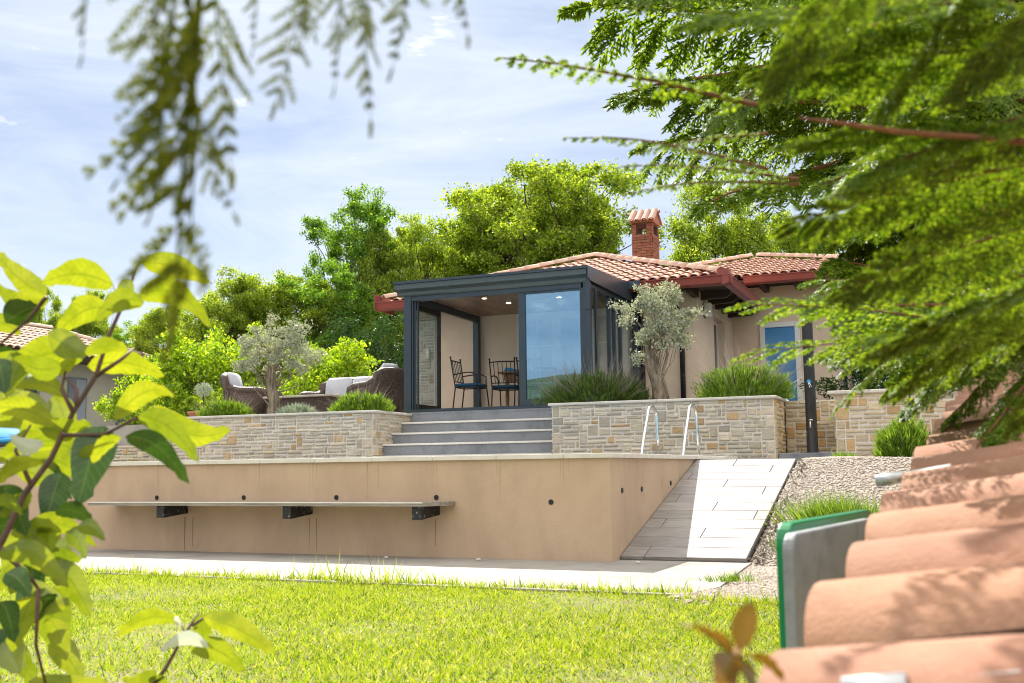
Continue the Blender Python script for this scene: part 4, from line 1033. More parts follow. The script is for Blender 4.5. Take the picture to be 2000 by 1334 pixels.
a_, z_ = hb(536, 800, .6); olive('small rounded olive tree in the left planter among the lounge chairs', HOUSE.w([(a_, .6, ZT-.03)])[0], 8, (.66, .6, .46, 1.16),
    [(0, 0, -.05), (-.01, 0, .15), (-.0, 0, .32), (-.04, 0, .50), (-.07, 0, .66), (-.08, 0, .75), (-.08, 0, .9)], 60, .045, 130)

# ------------------------------------------------------------ lavender and small plants
LW = 1.
def hp(px, py, b, z=ZT): a, _ = hb(px, py, b); return HOUSE.w([(a, b, z)])[0]
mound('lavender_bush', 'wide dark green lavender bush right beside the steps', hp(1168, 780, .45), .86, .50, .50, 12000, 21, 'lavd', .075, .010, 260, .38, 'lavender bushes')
mound('lavender_bush', 'bright green lavender bush at the corner of the right planter', hp(1455, 770, .5), .76, .48, .54, 13000, 22, 'lav', .065, .009, 240, .36, 'lavender bushes')
mound('lavender_bush', 'green lavender bush on the left planter next to the steps', hp(707, 800, .45), .60, .42, .35, 8000, 23, 'lav', .065, .009, 70, .30, 'lavender bushes')
mound('lavender_bush', 'leftmost lavender bush in the left planter', hp(443, 805, .45), .50, .40, .30, 6000, 24, 'lav', .065, .009, 70, .30, 'lavender bushes')
mound('santolina_bush', 'small silvery grey bush between olive trunk and lavender', hp(581, 803, .45), .33, .28, .16, 2000, 25, 'santo', .08, .010, 0, .2, None, 'shrub')
mound('lavender_bush', 'bright lavender bush in front of the far stone wall beside the roof tiles', at(1768, 893, 11.6), .34, .34, .42, 6000, 26, 'lav', .075, .009, 20, .2, 'lavender bushes')
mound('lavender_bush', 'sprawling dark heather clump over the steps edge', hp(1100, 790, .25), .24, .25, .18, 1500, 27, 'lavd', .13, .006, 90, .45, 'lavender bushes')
mound('flowering_weed', 'small yellow green weed at the foot of the far stone wall', at(1650, 899, 12.3), .14, .12, .07, 500, 28, 'lav', .07, .006, 14, .12, None, 'weed')
def tuft(label, p, rx, ry, n, L, seed, name='grass_tuft'):
    g = np.random.default_rng(seed); k = g.normal(size=(n, 2))*np.array([rx, ry])*.45
    P = np.stack([k[:, 0], k[:, 1], np.zeros(n)], 1); Dr = np.stack([k[:, 0]*1.2/rx*.3-.25, k[:, 1]*.5, np.ones(n)], 1)+g.normal(size=(n, 3))*.22
    Dr /= np.linalg.norm(Dr, axis=1)[:, None]
    V, Q, T = blades(P, Dr, L*g.uniform(.5, 1.2, n), .006*g.uniform(.6, 1.3, n), .5)
    o = obj(name, mesh_np(name, V, [Q, T], M['lav'])); o.location = p; tag(o, label, 'grass tuft'); return o
def on_terr(px, py):
    r = ray(px, py); lo, hi = 3., 14.
    for D in np.linspace(3, 14, 800):
        q = r*D+np.array([0, 0, EYE]); d = q-POOL.o; u, wv = d@POOL.a, d@POOL.b
        if q[2] <= float(terr(u, np.array(wv))): return q
    return r*14
tuft('clump of long green grass growing in the gravel above the green board', on_terr(1640, 1022), .42, .22, 1500, .24, 1)
tuft('sparse grass clump on the gravel slope beside the ramp foot', on_terr(1545, 1075), .14, .35, 160, .13, 2)
tuft('small weed where the gravel meets the path corner', on_terr(1430, 1135), .16, .10, 160, .06, 3)
# standard topiary and pot
tp_ = bpy.data.objects.new('topiary_plant', None); link(tp_); tp_.location = hp(397, 790, 1.3); tag(tp_, 'small ball shaped plant on a thin bare stem behind the left planter', 'topiary')
MB().tube([(0, 0, -.1), (.01, 0, .25), (0, 0, .52)], .014, 6).build('stem', M['bark'], tp_, True)
g = np.random.default_rng(4); d = rand_dirs(700)*g.uniform(.5, 1, (700, 1))*np.array([.17, .17, .14])+np.array([0, 0, .60])
V, F = leaf_quads(d, .035, .02); obj('crown', mesh_np('crown', V, [F], M['santo']), tp_)
pt = thing('plant_pot', 'terracotta pot rim behind the leftmost lavender', 'plant pot', HOUSE, (hb(387, 783, 1.0)[0], 1.0, ZT-.02))
MB().lathe([(.10, 0), (.15, .13), (.17, .135), (.17, .17), (.14, .17), (.12, .12)], n=18).build('rim', M['terracotta'], pt, True)
mound('pot_plant', 'tiny green plant growing in the terracotta pot', HOUSE.w([(hb(387, 783, 1.0)[0], 1.0, ZT+.12)])[0], .12, .12, .05, 200, 33, 'lav', .04, .006, 0, .1, None, 'plant')

# ------------------------------------------------------------ background trees
TM = {}
TM['oak'] = crown_mesh('crown', M['oak'], (2.7, 2.7, 3.2, 6.0), 115, 600, .105, .58, 47, 2.2)
TM['oak2'] = crown_mesh('crown', M['oak'], (2.7, 2.6, 3.0, 6.0), 105, 560, .105, .56, 42, 2.2)
TM['oak_d'] = crown_mesh('crown', M['oak_d'], (2.2, 2.2, 3.9, 5.6), 110, 560, .105, .54, 43, 1.8)
TM['oak_y'] = crown_mesh('crown', M['oak_y'], (2.6, 2.5, 3.3, 5.8), 105, 430, .10, .52, 44, 2.0)
TM['bush'] = crown_mesh('crown', M['bush'], (1.6, 1.6, 1.6, 1.7), 60, 240, .12, .42, 45, .3, tr=.05)
TM['ever'] = crown_mesh('crown', M['evergreen'], (1.7, 1.7, 2.0, 2.2), 60, 300, .09, .5, 46, .5, tr=.07)
TR = {'oak': (2.7, 6.0), 'oak2': (2.7, 6.0), 'oak_d': (2.2, 5.6), 'oak_y': (2.6, 5.8), 'bush': (1.6, 1.7), 'ever': (1.7, 2.2)}
TH = {'oak': 3.2, 'oak2': 3.0, 'oak_d': 3.9, 'oak_y': 3.3, 'bush': 1.6, 'ever': 2.0}
def bg_tree(px, ytop, rpx, D, kind, label, rz, name='oak_tree', cat='tree', zg=1.3, grp='trees beyond the terrace'):
    """crown of radius rpx pixels centred at px, top of crown at ytop"""
    r, zc = TR[kind]; s = 1.28*rpx/FPX*D/r; top = at(px, ytop, D); p = at(px, ytop, D); 
    full = zc+TH[kind]*1.05; sz = (top[2]-zg)/full
    return place_tree(name, label, cat, (p[0], p[1], zg), TM[kind], s, rz, grp, sz)
bg_tree(1050, 303, 150, 40, 'oak', 'tallest broad oak rising behind the roof left of the chimney', .4)
bg_tree(975, 350, 88, 39, 'oak_y', 'oak with pale leaves filling the gap left of the tallest oak', 1.3)
bg_tree(1120, 325, 72, 42, 'oak', 'right shoulder oak between the tallest oak and the chimney', 5.1)
bg_tree(1160, 400, 55, 41, 'oak2', 'oak crown just left of the chimney', 2.9)
bg_tree(690, 382, 78, 37, 'oak_d', 'tall narrow tree standing left of the conservatory', .2, 'tall_tree')
bg_tree(815, 396, 85, 38, 'oak_y', 'yellow green oak above the left half of the conservatory roof', 2.2)
bg_tree(755, 470, 70, 36, 'oak2', 'shorter oak just left of the conservatory', 1.1)
bg_tree(880, 460, 80, 43, 'oak_d', 'darker oak low behind the conservatory roof', 5)
bg_tree(1390, 375, 105, 38, 'oak2', 'spreading oak right of the chimney with open branches', .8)
bg_tree(1520, 400, 90, 39, 'oak', 'oak crown showing between chimney oak and conifer', 4.)
bg_tree(560, 522, 95, 34, 'oak', 'rounded oak behind the left olive tree', 1.9)
bg_tree(455, 545, 85, 33, 'oak2', 'oak between the far house and the left olive tree', 3.3)
bg_tree(640, 520, 72, 33, 'oak_d', 'dark green tree filling the gap beside the tall narrow tree', .6)
bg_tree(345, 585, 72, 34, 'oak', 'oak at the right end of the far house', 2.6)
bg_tree(270, 640, 55, 36, 'oak_d', 'small tree at the far end of the tiled roof', 1.6)
bg_tree(178, 556, 46, 46, 'oak', 'rounded treetop above the middle of the far roof', .3)
bg_tree(86, 572, 44, 46, 'oak2', 'treetop above the left part of the far roof', 1.7)
g_ = 'bushes behind the lounge'
bg_tree(385, 640, 90, 24, 'bush', 'bright leafy bush behind the leftmost lavender', .5, 'leafy_bush', 'bush', grp=g_)
bg_tree(465, 625, 75, 26, 'bush', 'bright leafy bush behind the left olive tree', 2.5, 'leafy_bush', 'bush', grp=g_)
bg_tree(655, 648, 85, 24, 'bush', 'bright leafy bush behind the wicker sofa', 4.1, 'leafy_bush', 'bush', grp=g_)
bg_tree(565, 650, 80, 27, 'bush', 'leafy bush behind the crown of the left olive tree', 5.6, 'leafy_bush', 'bush', grp=g_)
bg_tree(735, 610, 75, 27, 'ever', 'dark bush in the shade beside the conservatory post', 5.6, 'dark_bush', 'bush', grp=g_)
bg_tree(300, 690, 60, 27, 'bush', 'leafy bush in front of the end wall of the far house', 1.6, 'leafy_bush', 'bush', grp=g_)
bg_tree(1790, 600, 130, 19, 'ever', 'dark evergreen bush behind the far stone wall', 1.0, 'dark_bush', 'bush', grp=g_)
bg_tree(1930, 560, 120, 22, 'ever', 'dark evergreen bush at the right edge behind the roof tiles', 3.0, 'dark_bush', 'bush', grp=g_)
bg_tree(1680, 590, 75, 25, 'ever', 'dark evergreen bush beside the right corner of the house', 2.0, 'dark_bush', 'bush', grp=g_)

# ------------------------------------------------------------ far house on the left
fo = at(180, 740, 31); fo[2] = 0
FH = Frame(fo, AC)
def fa(px, py):   # on facade plane a=0 -> (b, z)
    r = ray(px, py); l = np.array([r@FH.a, r@FH.b, r[2]]); c = -FH.o; c = np.array([c@FH.a, c@FH.b, EYE]); t = -c[0]/l[0]; q = c+l*t; return q[1], q[2]
b0, ze_ = fa(60, 692); b1, _ = fa(322, 715); b00 = b0-3
fh = thing('far_house', 'low pale house with brown tiled roof behind the leafy shrub on the left', 'house', FH)
MB().box(-6, 0, b00, b1-.3, 0, ze_+.1).build('wall', M['farwall'], fh)
rz_, _z = fa(258, 672)
rb = MB(); zr_ = ze_+1.15; rh = 2.6
E0, E1, R0, R1 = (.55, b00-.5, ze_), (.55, b1+.2, ze_), (-rh, b00-.5, zr_), (-rh, b1-2.2, zr_)
rb.add([E0, E1, R1, R0], [(0, 1, 2, 3)]); rb.add([E1, (-6, b1+.2, ze_), R1], [(0, 1, 2)]); rb.box(-6, .54, b00-.4, b1+.15, ze_-.12, ze_-.03)
rbo = rb.build('roof', M['underlay'], fh)
tl = MB(); x = np.array([0, 1., 0]); y = np.array([-rh-.55, 0, zr_-ze_]); Ls = np.linalg.norm(y); y /= Ls; n = np.array([zr_-ze_, 0, rh+.55]); n /= np.linalg.norm(n)
Lr_ = b1+.2-(b00-.5); nc = int(Lr_/.24)
for j in range(int(Ls/.36)):
    for i in range(nc):
        c = np.array(E0)+x*(i+.5)*.24+y*(j*.36)+n*.03
        if (i+.5)*.24 > Lr_-2.4*(j*.36/Ls)-.05: continue
        q = rng.uniform(.8, 1.15); tl.cc = (q, q, q); barrel(tl, c, y*.99+n*-.05, n, .40, .12, .10, 4, .02)
tl.build('roof_tiles', M['farroof'], fh, col=True)
rd = MB(); hip(rd, (-rh, b1-2.2, zr_), (-rh, b00-.5, zr_), 3, .14, .42); hip(rd, (.55, b1+.2, ze_), (-rh, b1-2.2, zr_), 4, .14, .42); rd.build('ridge_tiles', M['farroof'], fh, col=True)
MB().box(.3, .56, b00-.5, b1+.2, ze_-.13, ze_+.0).build('eaves_board', M['dark_wood'], fh)
wa, _ = fa(17, 760); wb, _ = fa(75, 760); z0_, z1_ = fa(45, 786)[1], fa(45, 738)[1]
wn = MB().box(.0, .05, wa, wb, z0_, z1_).build('window', M['greytrim'], fh); MB().box(.051, .056, wa+.1, wb-.1, z0_+.1, z1_-.1).build('pane', M['darkglass'], wn)
for pa, pb in ((132, 168), (228, 300)):
    wa, _ = fa(pa, 745); wb, _ = fa(pb, 745); zt_ = fa((pa+pb)/2, 742 if pa > 200 else 738)[1]
    wn = MB().box(.0, .05, wa, wb, .9, zt_).build('garage_door' if pa > 200 else 'door', M['greytrim'], fh); MB().box(.051, .056, wa+.28, wb-.05, .95, zt_-.05).build('panel', M['shutter'], wn)
# low rendered wall with pale coping on the left
q = at(85, 790, 17)
lw = thing('garden_wall', 'low grey rendered wall with pale coping at the far left edge', 'wall', Frame((q[0], q[1], 0), AC))
MB().box(-6, 0, 0, .25, .4, q[2]-.06).build('wall', M['farwall'], lw); MB().box(-6, .03, -.03, .28, q[2]-.06, q[2], bev=.006).build('coping', M['coping'], lw)
# sun loungers
def lounger(px, label, D, rz):
    q = at(px, 880, D); t = thing('sun_lounger', label, 'sun lounger', Frame((q[0], q[1], ZD), 0), (0, 0, 0), rz, 'sun loungers on the deck')
    MB().box(-.30, .30, -.9, .45, .26, .30, bev=.01).build('frame', M['black'], t)
    for sx in (-.24, .24):
        for y in (-.8, .4): MB().tube([(sx-.06, y-.12, 0), (sx, y+.1, .27)], .012, 6).build('leg', M['black'], t); 
    MB().box(-.28, .28, -.88, .36, .302, .36, bev=.02).build('cushion', M['cushion_blue'], t, True)
    b = MB(); b.box(-.28, .28, 0, .62, 0, .06, bev=.02); b.v = [(x, .37+y*.85-z*.4, .33+y*.45+z) for x, y, z in b.v]; b.build('backrest', M['cushion_blue'], t, True)
lounger(22, 'blue cushioned sun lounger at the far left edge of the deck', 13.2, R(60))
lounger(86, 'blue cushioned sun lounger closer to the dry stone wall', 14.6, R(70))

# ------------------------------------------------------------ lawn grass (uncountable) and pebbles
def scatter(u0, u1, w0, w1, n, seed):
    g = np.random.default_rng(seed); return g, g.uniform(u0, u1, n), g.uniform(w0, w1, n)
def visible(P, mg=60):
    d = P-np.array([0, 0, EYE]); k = d@FW; x = CX+FPX*(d@CXV)/k; y = CY-FPX*(d@CUV)/k
    return (k > .3) & (x > -mg-100) & (x < 2100+mg) & (y < 1334+mg+60)
g, U, W = scatter(-8, 3.1, -8.5, -1.93, 560000, 5)
lim = -2.0+.05*np.sin(U*5)+.04*np.sin(U*13)+g.normal(size=len(U))*.025
rgt = 1.9+.2*np.sin(W*3)+g.normal(size=len(U))*.12
k = (W < np.where(U > 1.15, -2.25+.1*np.sin(U*9)+g.normal(size=len(U))*.08, lim)); U, W = U[k], W[k]
P = POOL.w(np.stack([U, W, np.zeros(len(U))], 1)); P[:, 2] = -.018
k = visible(P); P, U, W = P[k], U[k], W[k]; n = len(P)
dens = .5+.5*np.sin(U*3.1+1.3*np.sin(W*2.7))*np.sin(W*3.7+np.sin(U*1.9)*1.5)
bare = np.exp(-(((P[:, 0]+1.55)/.55)**2+((P[:, 1]-4.15)/.30)**2))
k = g.uniform(size=n) > bare*.8+.30*(dens < .22); P = P[k]; dens = dens[k]; n = len(P)
edge = POOL.w([(0, -2.0, 0)])[0]
Dr = np.stack([g.normal(size=n)*.85, g.normal(size=n)*.85, np.ones(n)], 1); Dr /= np.linalg.norm(Dr, axis=1)[:, None]
V, Q, T = blades(P, Dr, (.019+.010*dens)*g.uniform(.55, 1.5, n)*np.where(g.uniform(size=n) > .985, 1.9, 1), .0046*g.uniform(.6, 1.5, n), .9)
o = obj('lawn_grass', mesh_np('lawn_grass', V, [Q, T], M['grass'])); tag(o, 'short bright green lawn grass in full sun', 'grass', kind='stuff')
# longer blades along the path edge
n = 6500; g = np.random.default_rng(6); U = g.uniform(-7, 1.9, n); W = -2.03+g.normal(size=n)*.035+.03*np.sin(U*7)-np.where(U > 1.2, .28, 0); P = POOL.w(np.stack([U, W, np.zeros(n)], 1)); P[:, 2] = -.03
Dr = np.stack([g.normal(size=n)*.35, g.normal(size=n)*.35, np.ones(n)], 1); Dr /= np.linalg.norm(Dr, axis=1)[:, None]
L = .05+.05*g.uniform(size=n)**3; cl = np.exp(-((U+1.2)/.5)**2); L = L*(1+1.6*cl*(g.uniform(size=n) > .8)+.9*(g.uniform(size=n) > .97))
V, Q, T = blades(P, Dr, L, .007*g.uniform(.6, 1.5, n), .6)
o = obj('edge_grass', mesh_np('edge_grass', V, [Q, T], M['grass'])); tag(o, 'longer grass blades along the edge of the concrete path', 'grass', kind='stuff')
# pebbles
def pebbles(n, seed, reg):
    g, U, W = scatter(*reg, n, seed)
    k = (U > 1.10+.12*np.clip((-.2-W)/1.5, 0, 1)+g.normal(size=n)*.03) & (W > -2.35+g.normal(size=n)*.12); U, W = U[k], W[k]
    P = POOL.w(np.stack([U, W, np.zeros(len(U))], 1)); P[:, 2] = zgr(U, W, P)+.004; k = visible(P); P = P[k]; n = len(P)
    base = np.array([[1, 0, 0], [.3, .95, 0], [-.8, .6, 0], [-.8, -.6, 0], [.3, -.95, 0], [0, 0, .8]])
    a = g.uniform(0, 6.28, n); s = g.uniform(.006, .016, (n, 1, 1)); ca_, sa_ = np.cos(a)[:, None], np.sin(a)[:, None]
    B = base[None]*(1+g.uniform(-.3, .3, (n, 6, 3))); X = B[..., 0]*ca_-B[..., 1]*sa_; Y = B[..., 0]*sa_+B[..., 1]*ca_; Z = B[..., 2]+g.uniform(-.35, .35, (n, 6))
    V = np.stack([X, Y, Z*.8], 2)*s*np.array([1, g.uniform(.7, 1), 1])+P[:, None, :]
    F = np.concatenate([np.arange(n)[:, None]*6+np.array([[i, (i+1) % 5, 5]]) for i in range(5)])
    pal = np.array([(.62, .55, .47), (.52, .44, .36), (.70, .64, .57), (.45, .36, .28), (.38, .33, .29), (.58, .45, .36)])
    c = np.repeat((.68*pal[g.integers(0, 6, n)]*g.uniform(.8, 1.15, (n, 1)))[:, None], 6, 1).reshape(-1, 3)
    return mesh_np('gravel', V.reshape(-1, 3), [F], M['pebble'], col=c)
o = obj('gravel', pebbles(90000, 9, (1.0, 4.6, -2.5, 5.3))); tag(o, 'pale beige gravel sloping up beside the ramp', 'gravel', kind='stuff')
# tangled edging along the ramp side
g = np.random.default_rng(3); mb = MB()
for i in range(90):
    s = g.uniform(.2, 2.8); u = 1.12+g.uniform(-.02, .07); z = .03+(s-.2)*.308
    mb.tube([(u, s, z-.05+g.uniform(0, .02)), (u+g.uniform(-.03, .05), s+g.uniform(-.08, .08), z+g.uniform(-.02, .02)), (u+g.uniform(-.03, .06), s+g.uniform(-.15, .15), z-.04+g.uniform(-.01, .03))], g.uniform(.003, .008), 5)
o = mb.build('root_tangle', M['bench_wood']); o.location = POOL.o; o.rotation_euler = (0, 0, -AP); tag(o, 'dry roots and stems along the right edge of the ramp', 'roots', kind='stuff')
# fallen bits on the path
for i, (px, py) in enumerate(((283, 1073), (1245, 1100), (755, 1090), (935, 1094))):
    r = ray(px, py); D = -EYE/r[2]; q = r*D+np.array([0, 0, EYE]); mb = MB(); mb.lathe([(.004, 0), (.022, .004), (.018, .014), (.004, .017)], n=6)
    mb.v = [(x*(1+.3*math.sin(7*x*100+i)), y*.7, z) for x, y, z in mb.v]
    o = mb.build('stone_chip', M['coping']); o.location = (q[0], q[1]-.02, .001)
    tag(o, ['pale plaster chip at the wall foot below the left bench bracket', 'pale chip on the path by the ramp foot', 'flat pale chip on the path below the bench middle', 'pale chip at the wall foot right of the bench'][i], 'plaster chip')

# ------------------------------------------------------------ near roof with barrel tiles (right edge)
nd = ray(1983, 605); nd = nd/np.linalg.norm(nd); tv = ray(-2560, 1690); tv = -tv/np.linalg.norm(tv)
nn = np.cross(nd, tv); nn = nn/np.linalg.norm(nn); nn = nn if nn[2] > 0 else -nn
e0 = at(1557, 1135, 1.1)
nr = bpy.data.objects.new('shed_roof', None); link(nr); nr.location = e0; tag(nr, 'row of large terracotta barrel tiles rising up the right edge close to the camera', 'tiled roof')
tl = MB(); g = np.random.default_rng(12); pitch = .196
for i in range(-2, 30):
    q = g.uniform(.88, 1.08); tl.cc = (q, q*g.uniform(.98, 1.02), q*g.uniform(.96, 1.03))
    c = nd*(pitch*(i if i >= 0 else i*1.25))+tv*(g.uniform(-.006, .006)+(.012 if i % 3 else 0))-nn*.088+tv*.016
    for j in range(4):
        barrel(tl, c+tv*(j*.40)+nn*(-.004*j), tv*1.+nn*-.012, nn, .45, .090, .080, 14, .014, 180, .92)
tl.build('cover_tiles', M['bigtile'], nr, True, col=True)
bd = MB(); A_ = -nd*.5+tv*.10-nn*.075; B_ = nd*5.6+tv*.10-nn*.075
bd.add([A_, B_, B_+tv*1.5, A_+tv*1.5], [(0, 1, 2, 3)])
for i in range(-2, 30):
    c = nd*(pitch*(i+.5))+tv*.04+nn*-.005; tl2 = bd
    barrel(tl2, c-nn*.02, tv, -nn, 1.5, .07, .07, 6, .012)
bd.build('channel_tiles', M['bigtile'], nr, col=False)
wl_ = MB(); Q0 = -nd*.5+tv*.22-nn*.09; Q1 = nd*5.6+tv*.22-nn*.09; 
wl_.add([Q0, Q1, Q1+tv*.25, Q0+tv*.25, Q0-np.array([0, 0, 1.]), Q1-np.array([0, 0, 1.8]), Q1+tv*.25-np.array([0, 0, 1.8]), Q0+tv*.25-np.array([0, 0, 1.])], [(0, 1, 2, 3), (0, 1, 5, 4), (1, 2, 6, 5), (2, 3, 7, 6), (3, 0, 4, 7)])
wl_.build('wall', M['plaster'], nr)
for px, py, D, L in ((1712, 940, 1.82, .12), (1650, 1350, .80, .12)):
    p = at(px, py, D)-e0; MB().tube([p, p+tv*.045], .010, 12).build('clip', M['galv'], nr, True)
    mb = MB(); sd_ = nd*.03
    mb.add([p+tv*.05, p+tv*L, p+tv*L+sd_, p+tv*.05+sd_, p+tv*.05+nn*.004, p+tv*L+nn*.004, p+tv*L+sd_+nn*.004, p+tv*.05+sd_+nn*.004], [(0, 1, 2, 3), (4, 5, 6, 7), (0, 1, 5, 4), (2, 3, 7, 6), (0, 3, 7, 4), (1, 2, 6, 5)]); mb.build('metal_strip', M['white'], nr)
# boards behind the tiles
def board(name, label, px, py, D, wd, ht, thk, rad, mat, tilt=0.):
    p = at(px, py, D); az = R(30.5); mb = MB(); pts = []
    for cx_, cz, a0 in ((rad, -rad, 180), (wd-rad, -rad, 90), ):
        for k in range(7): a = R(a0-90*k/6); pts.append((cx_+rad*math.cos(a), cz+rad*math.sin(a)))
    pts += [(wd, -ht), (0, -ht)]
    mb.prism([(x, z) for x, z in pts], 1, -thk/2, thk/2)
    n = len(pts); o = mb.build(name, mat); bv = o.modifiers.new('b', 'BEVEL'); bv.width = .004; bv.segments = 3; bv.limit_method = 'ANGLE'
    for f in o.data.polygons: f.use_smooth = False
    o.location = p; o.rotation_euler = (0, tilt, R(90)-az); tag(o, label, 'board'); return o
board('green_board', 'green plastic board with rounded corner standing behind the roof tiles', 1527, 1022, 1.75, .62, .75, .024, .035, M['green_plastic'])
board('grey_board', 'grey plastic board with rounded corner in front of the green one', 1537, 1043, 1.60, .55, .75, .018, .03, M['grey_plastic'])

# ------------------------------------------------------------ leafy shrub close on the left
def leaf_geo(base, tip, wpx, D, g, dz=None):
    b = at(base[0], base[1], D); t = at(tip[0], tip[1], D+(g.uniform(-.05, .05) if dz is None else dz)); ax = t-b; L = np.linalg.norm(ax); ax /= L
    w = wpx/FPX*D; view = b/np.linalg.norm(b); sd = np.cross(ax, view); sd /= np.linalg.norm(sd); tw = g.uniform(-.35, .35)
    nv = np.cross(sd, ax); sd2 = sd*math.cos(tw)+nv*math.sin(tw); nn_ = np.cross(sd2, ax); cv = g.uniform(.06, .24)*(1 if g.uniform() < .8 else -1)
    V = []; CC = []; nu, nv_ = 16, 4
    fold = g.uniform(.08, .28)
    for i in range(nu+1):
        s = i/nu; wid = w*.5*(math.sin(math.pi*min(1, s**.82))**.75)*(1.06-.25*s) if 0 < s < 1 else 0
        if s > .86: wid = w*.5*(1-s)/.14*.62
        up = np.array([0, 0, 1.])*math.sin(s*math.pi)*cv*L*.9
        for j in range(-nv_, nv_+1):
            v = j/nv_; V.append(b+ax*L*s+up+sd2*wid*v+nn_*(abs(v)*wid*fold+.0012*math.sin(s*69-abs(v)*10)*abs(v))); CC.append((s, v*.5+.5, 0))
    V = np.array(V); m = 2*nv_+1
    F = np.array([(i*m+j, i*m+j+1, (i+1)*m+j+1, (i+1)*m+j) for i in range(nu) for j in range(m-1)]); return V, F, np.array(CC)
def leafset(parent, lst, seed, Dd, names):
    g = np.random.default_rng(seed); groups = {}
    for (b, t, w, k, *d) in lst:
        D = (d[0] if d else Dd+g.uniform(-.14, .2)); V, F, c_ = leaf_geo(b, t, w, D, g)
        gv, gf, gc = groups.setdefault(k, ([], [], [])); gf.append(F+sum(len(x) for x in gv)); gv.append(V); gc.append(c_)
    for k, (gv, gf, gc) in groups.items():
        obj(names[k][0], mesh_np(names[k][0], np.concatenate(gv), [np.concatenate(gf)], M[names[k][1]], smooth=True, col=np.concatenate(gc)), parent)
def stems(parent, lst, mat='shrubstem', name='stem', r0=.006):
    mb = MB()
    for D, r, pts in lst:
        P_ = [at(x, y, D+.02*i) for i, (x, y) in enumerate(pts)]; mb.tube(P_, np.linspace(r, r*.45, len(P_)), 8)
    mb.v = [tuple(p) for p in mb.v]; mb.build(name, M[mat], parent, True)
sb_ = bpy.data.objects.new('leafy_shrub', None); link(sb_); tag(sb_, 'large leaved shrub with backlit yellow green leaves close on the left', 'shrub')
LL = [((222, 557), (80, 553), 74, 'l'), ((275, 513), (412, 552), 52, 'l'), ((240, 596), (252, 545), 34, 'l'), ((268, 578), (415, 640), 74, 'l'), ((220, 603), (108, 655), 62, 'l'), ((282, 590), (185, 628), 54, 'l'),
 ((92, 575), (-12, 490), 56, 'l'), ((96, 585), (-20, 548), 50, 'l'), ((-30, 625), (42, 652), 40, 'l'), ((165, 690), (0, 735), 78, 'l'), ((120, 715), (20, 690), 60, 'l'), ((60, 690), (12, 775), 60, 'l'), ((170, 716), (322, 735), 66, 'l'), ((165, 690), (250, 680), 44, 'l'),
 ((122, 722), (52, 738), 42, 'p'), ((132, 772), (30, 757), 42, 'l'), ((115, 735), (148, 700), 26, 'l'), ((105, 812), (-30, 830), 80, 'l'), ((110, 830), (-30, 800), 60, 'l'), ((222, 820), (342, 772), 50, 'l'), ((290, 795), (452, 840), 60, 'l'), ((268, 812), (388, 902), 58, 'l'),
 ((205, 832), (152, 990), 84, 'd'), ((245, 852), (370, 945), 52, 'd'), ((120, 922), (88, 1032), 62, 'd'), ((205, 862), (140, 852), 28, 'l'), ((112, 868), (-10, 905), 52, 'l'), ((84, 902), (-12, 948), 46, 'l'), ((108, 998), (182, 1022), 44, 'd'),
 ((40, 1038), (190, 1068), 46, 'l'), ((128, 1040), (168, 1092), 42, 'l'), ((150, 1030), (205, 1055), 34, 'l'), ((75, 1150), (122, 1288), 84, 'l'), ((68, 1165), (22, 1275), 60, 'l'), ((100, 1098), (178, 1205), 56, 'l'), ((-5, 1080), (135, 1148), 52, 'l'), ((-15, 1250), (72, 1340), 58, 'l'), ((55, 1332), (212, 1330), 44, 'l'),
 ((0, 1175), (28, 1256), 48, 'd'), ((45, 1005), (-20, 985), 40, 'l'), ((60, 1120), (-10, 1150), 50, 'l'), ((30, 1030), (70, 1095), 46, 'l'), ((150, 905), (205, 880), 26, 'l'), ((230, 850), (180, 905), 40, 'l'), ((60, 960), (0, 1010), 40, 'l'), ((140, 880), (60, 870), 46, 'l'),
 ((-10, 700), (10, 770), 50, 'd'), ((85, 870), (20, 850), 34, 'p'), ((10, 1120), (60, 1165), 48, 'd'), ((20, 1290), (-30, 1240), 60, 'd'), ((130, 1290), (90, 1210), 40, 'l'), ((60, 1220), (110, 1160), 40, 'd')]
NM = {'l': ('leaves', 'shrubleaf'), 'd': ('shaded_leaves', 'shrubdark'), 'p': ('glare_leaves', 'paleleaf')}  # d: shade painted dark, p: glare painted pale
g = np.random.default_rng(31)
for i in range(30):
    x, y = g.uniform(-60, 110), g.uniform(600, 1330); a = g.uniform(-2.6, .6); L = g.uniform(70, 120)
    if x > 60 and 900 < y < 1020: continue
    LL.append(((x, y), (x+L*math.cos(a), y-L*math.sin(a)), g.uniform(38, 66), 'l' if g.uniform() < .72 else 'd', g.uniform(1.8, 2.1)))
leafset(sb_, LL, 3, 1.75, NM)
stems(sb_, [(1.75, .0062, [(-40, 1130), (5, 1055), (48, 965), (100, 895), (143, 805), (187, 735), (213, 655), (240, 595), (268, 520)]), (1.77, .004, [(187, 735), (240, 700), (262, 680)]), (1.78, .004, [(120, 850), (200, 850), (270, 815), (300, 797)]),
 (1.76, .004, [(143, 805), (120, 760), (130, 715)]), (1.73, .004, [(60, 945), (30, 880), (60, 830)]), (1.75, .004, [(150, 790), (150, 760), (125, 735)]), (1.74, .005, [(0, 1070), (60, 1130), (75, 1150)]), (1.74, .003, [(240, 600), (222, 557)]), (1.74, .003, [(240, 595), (275, 580)]), (1.74, .004, [(90, 580), (60, 620), (-20, 690)]), (1.74, .004, [(75, 1150), (70, 1260), (90, 1340)])])
sc_ = bpy.data.objects.new('leafy_sapling', None); link(sc_); tag(sc_, 'thin twig with a few large green leaves over the lawn at the bottom', 'sapling')
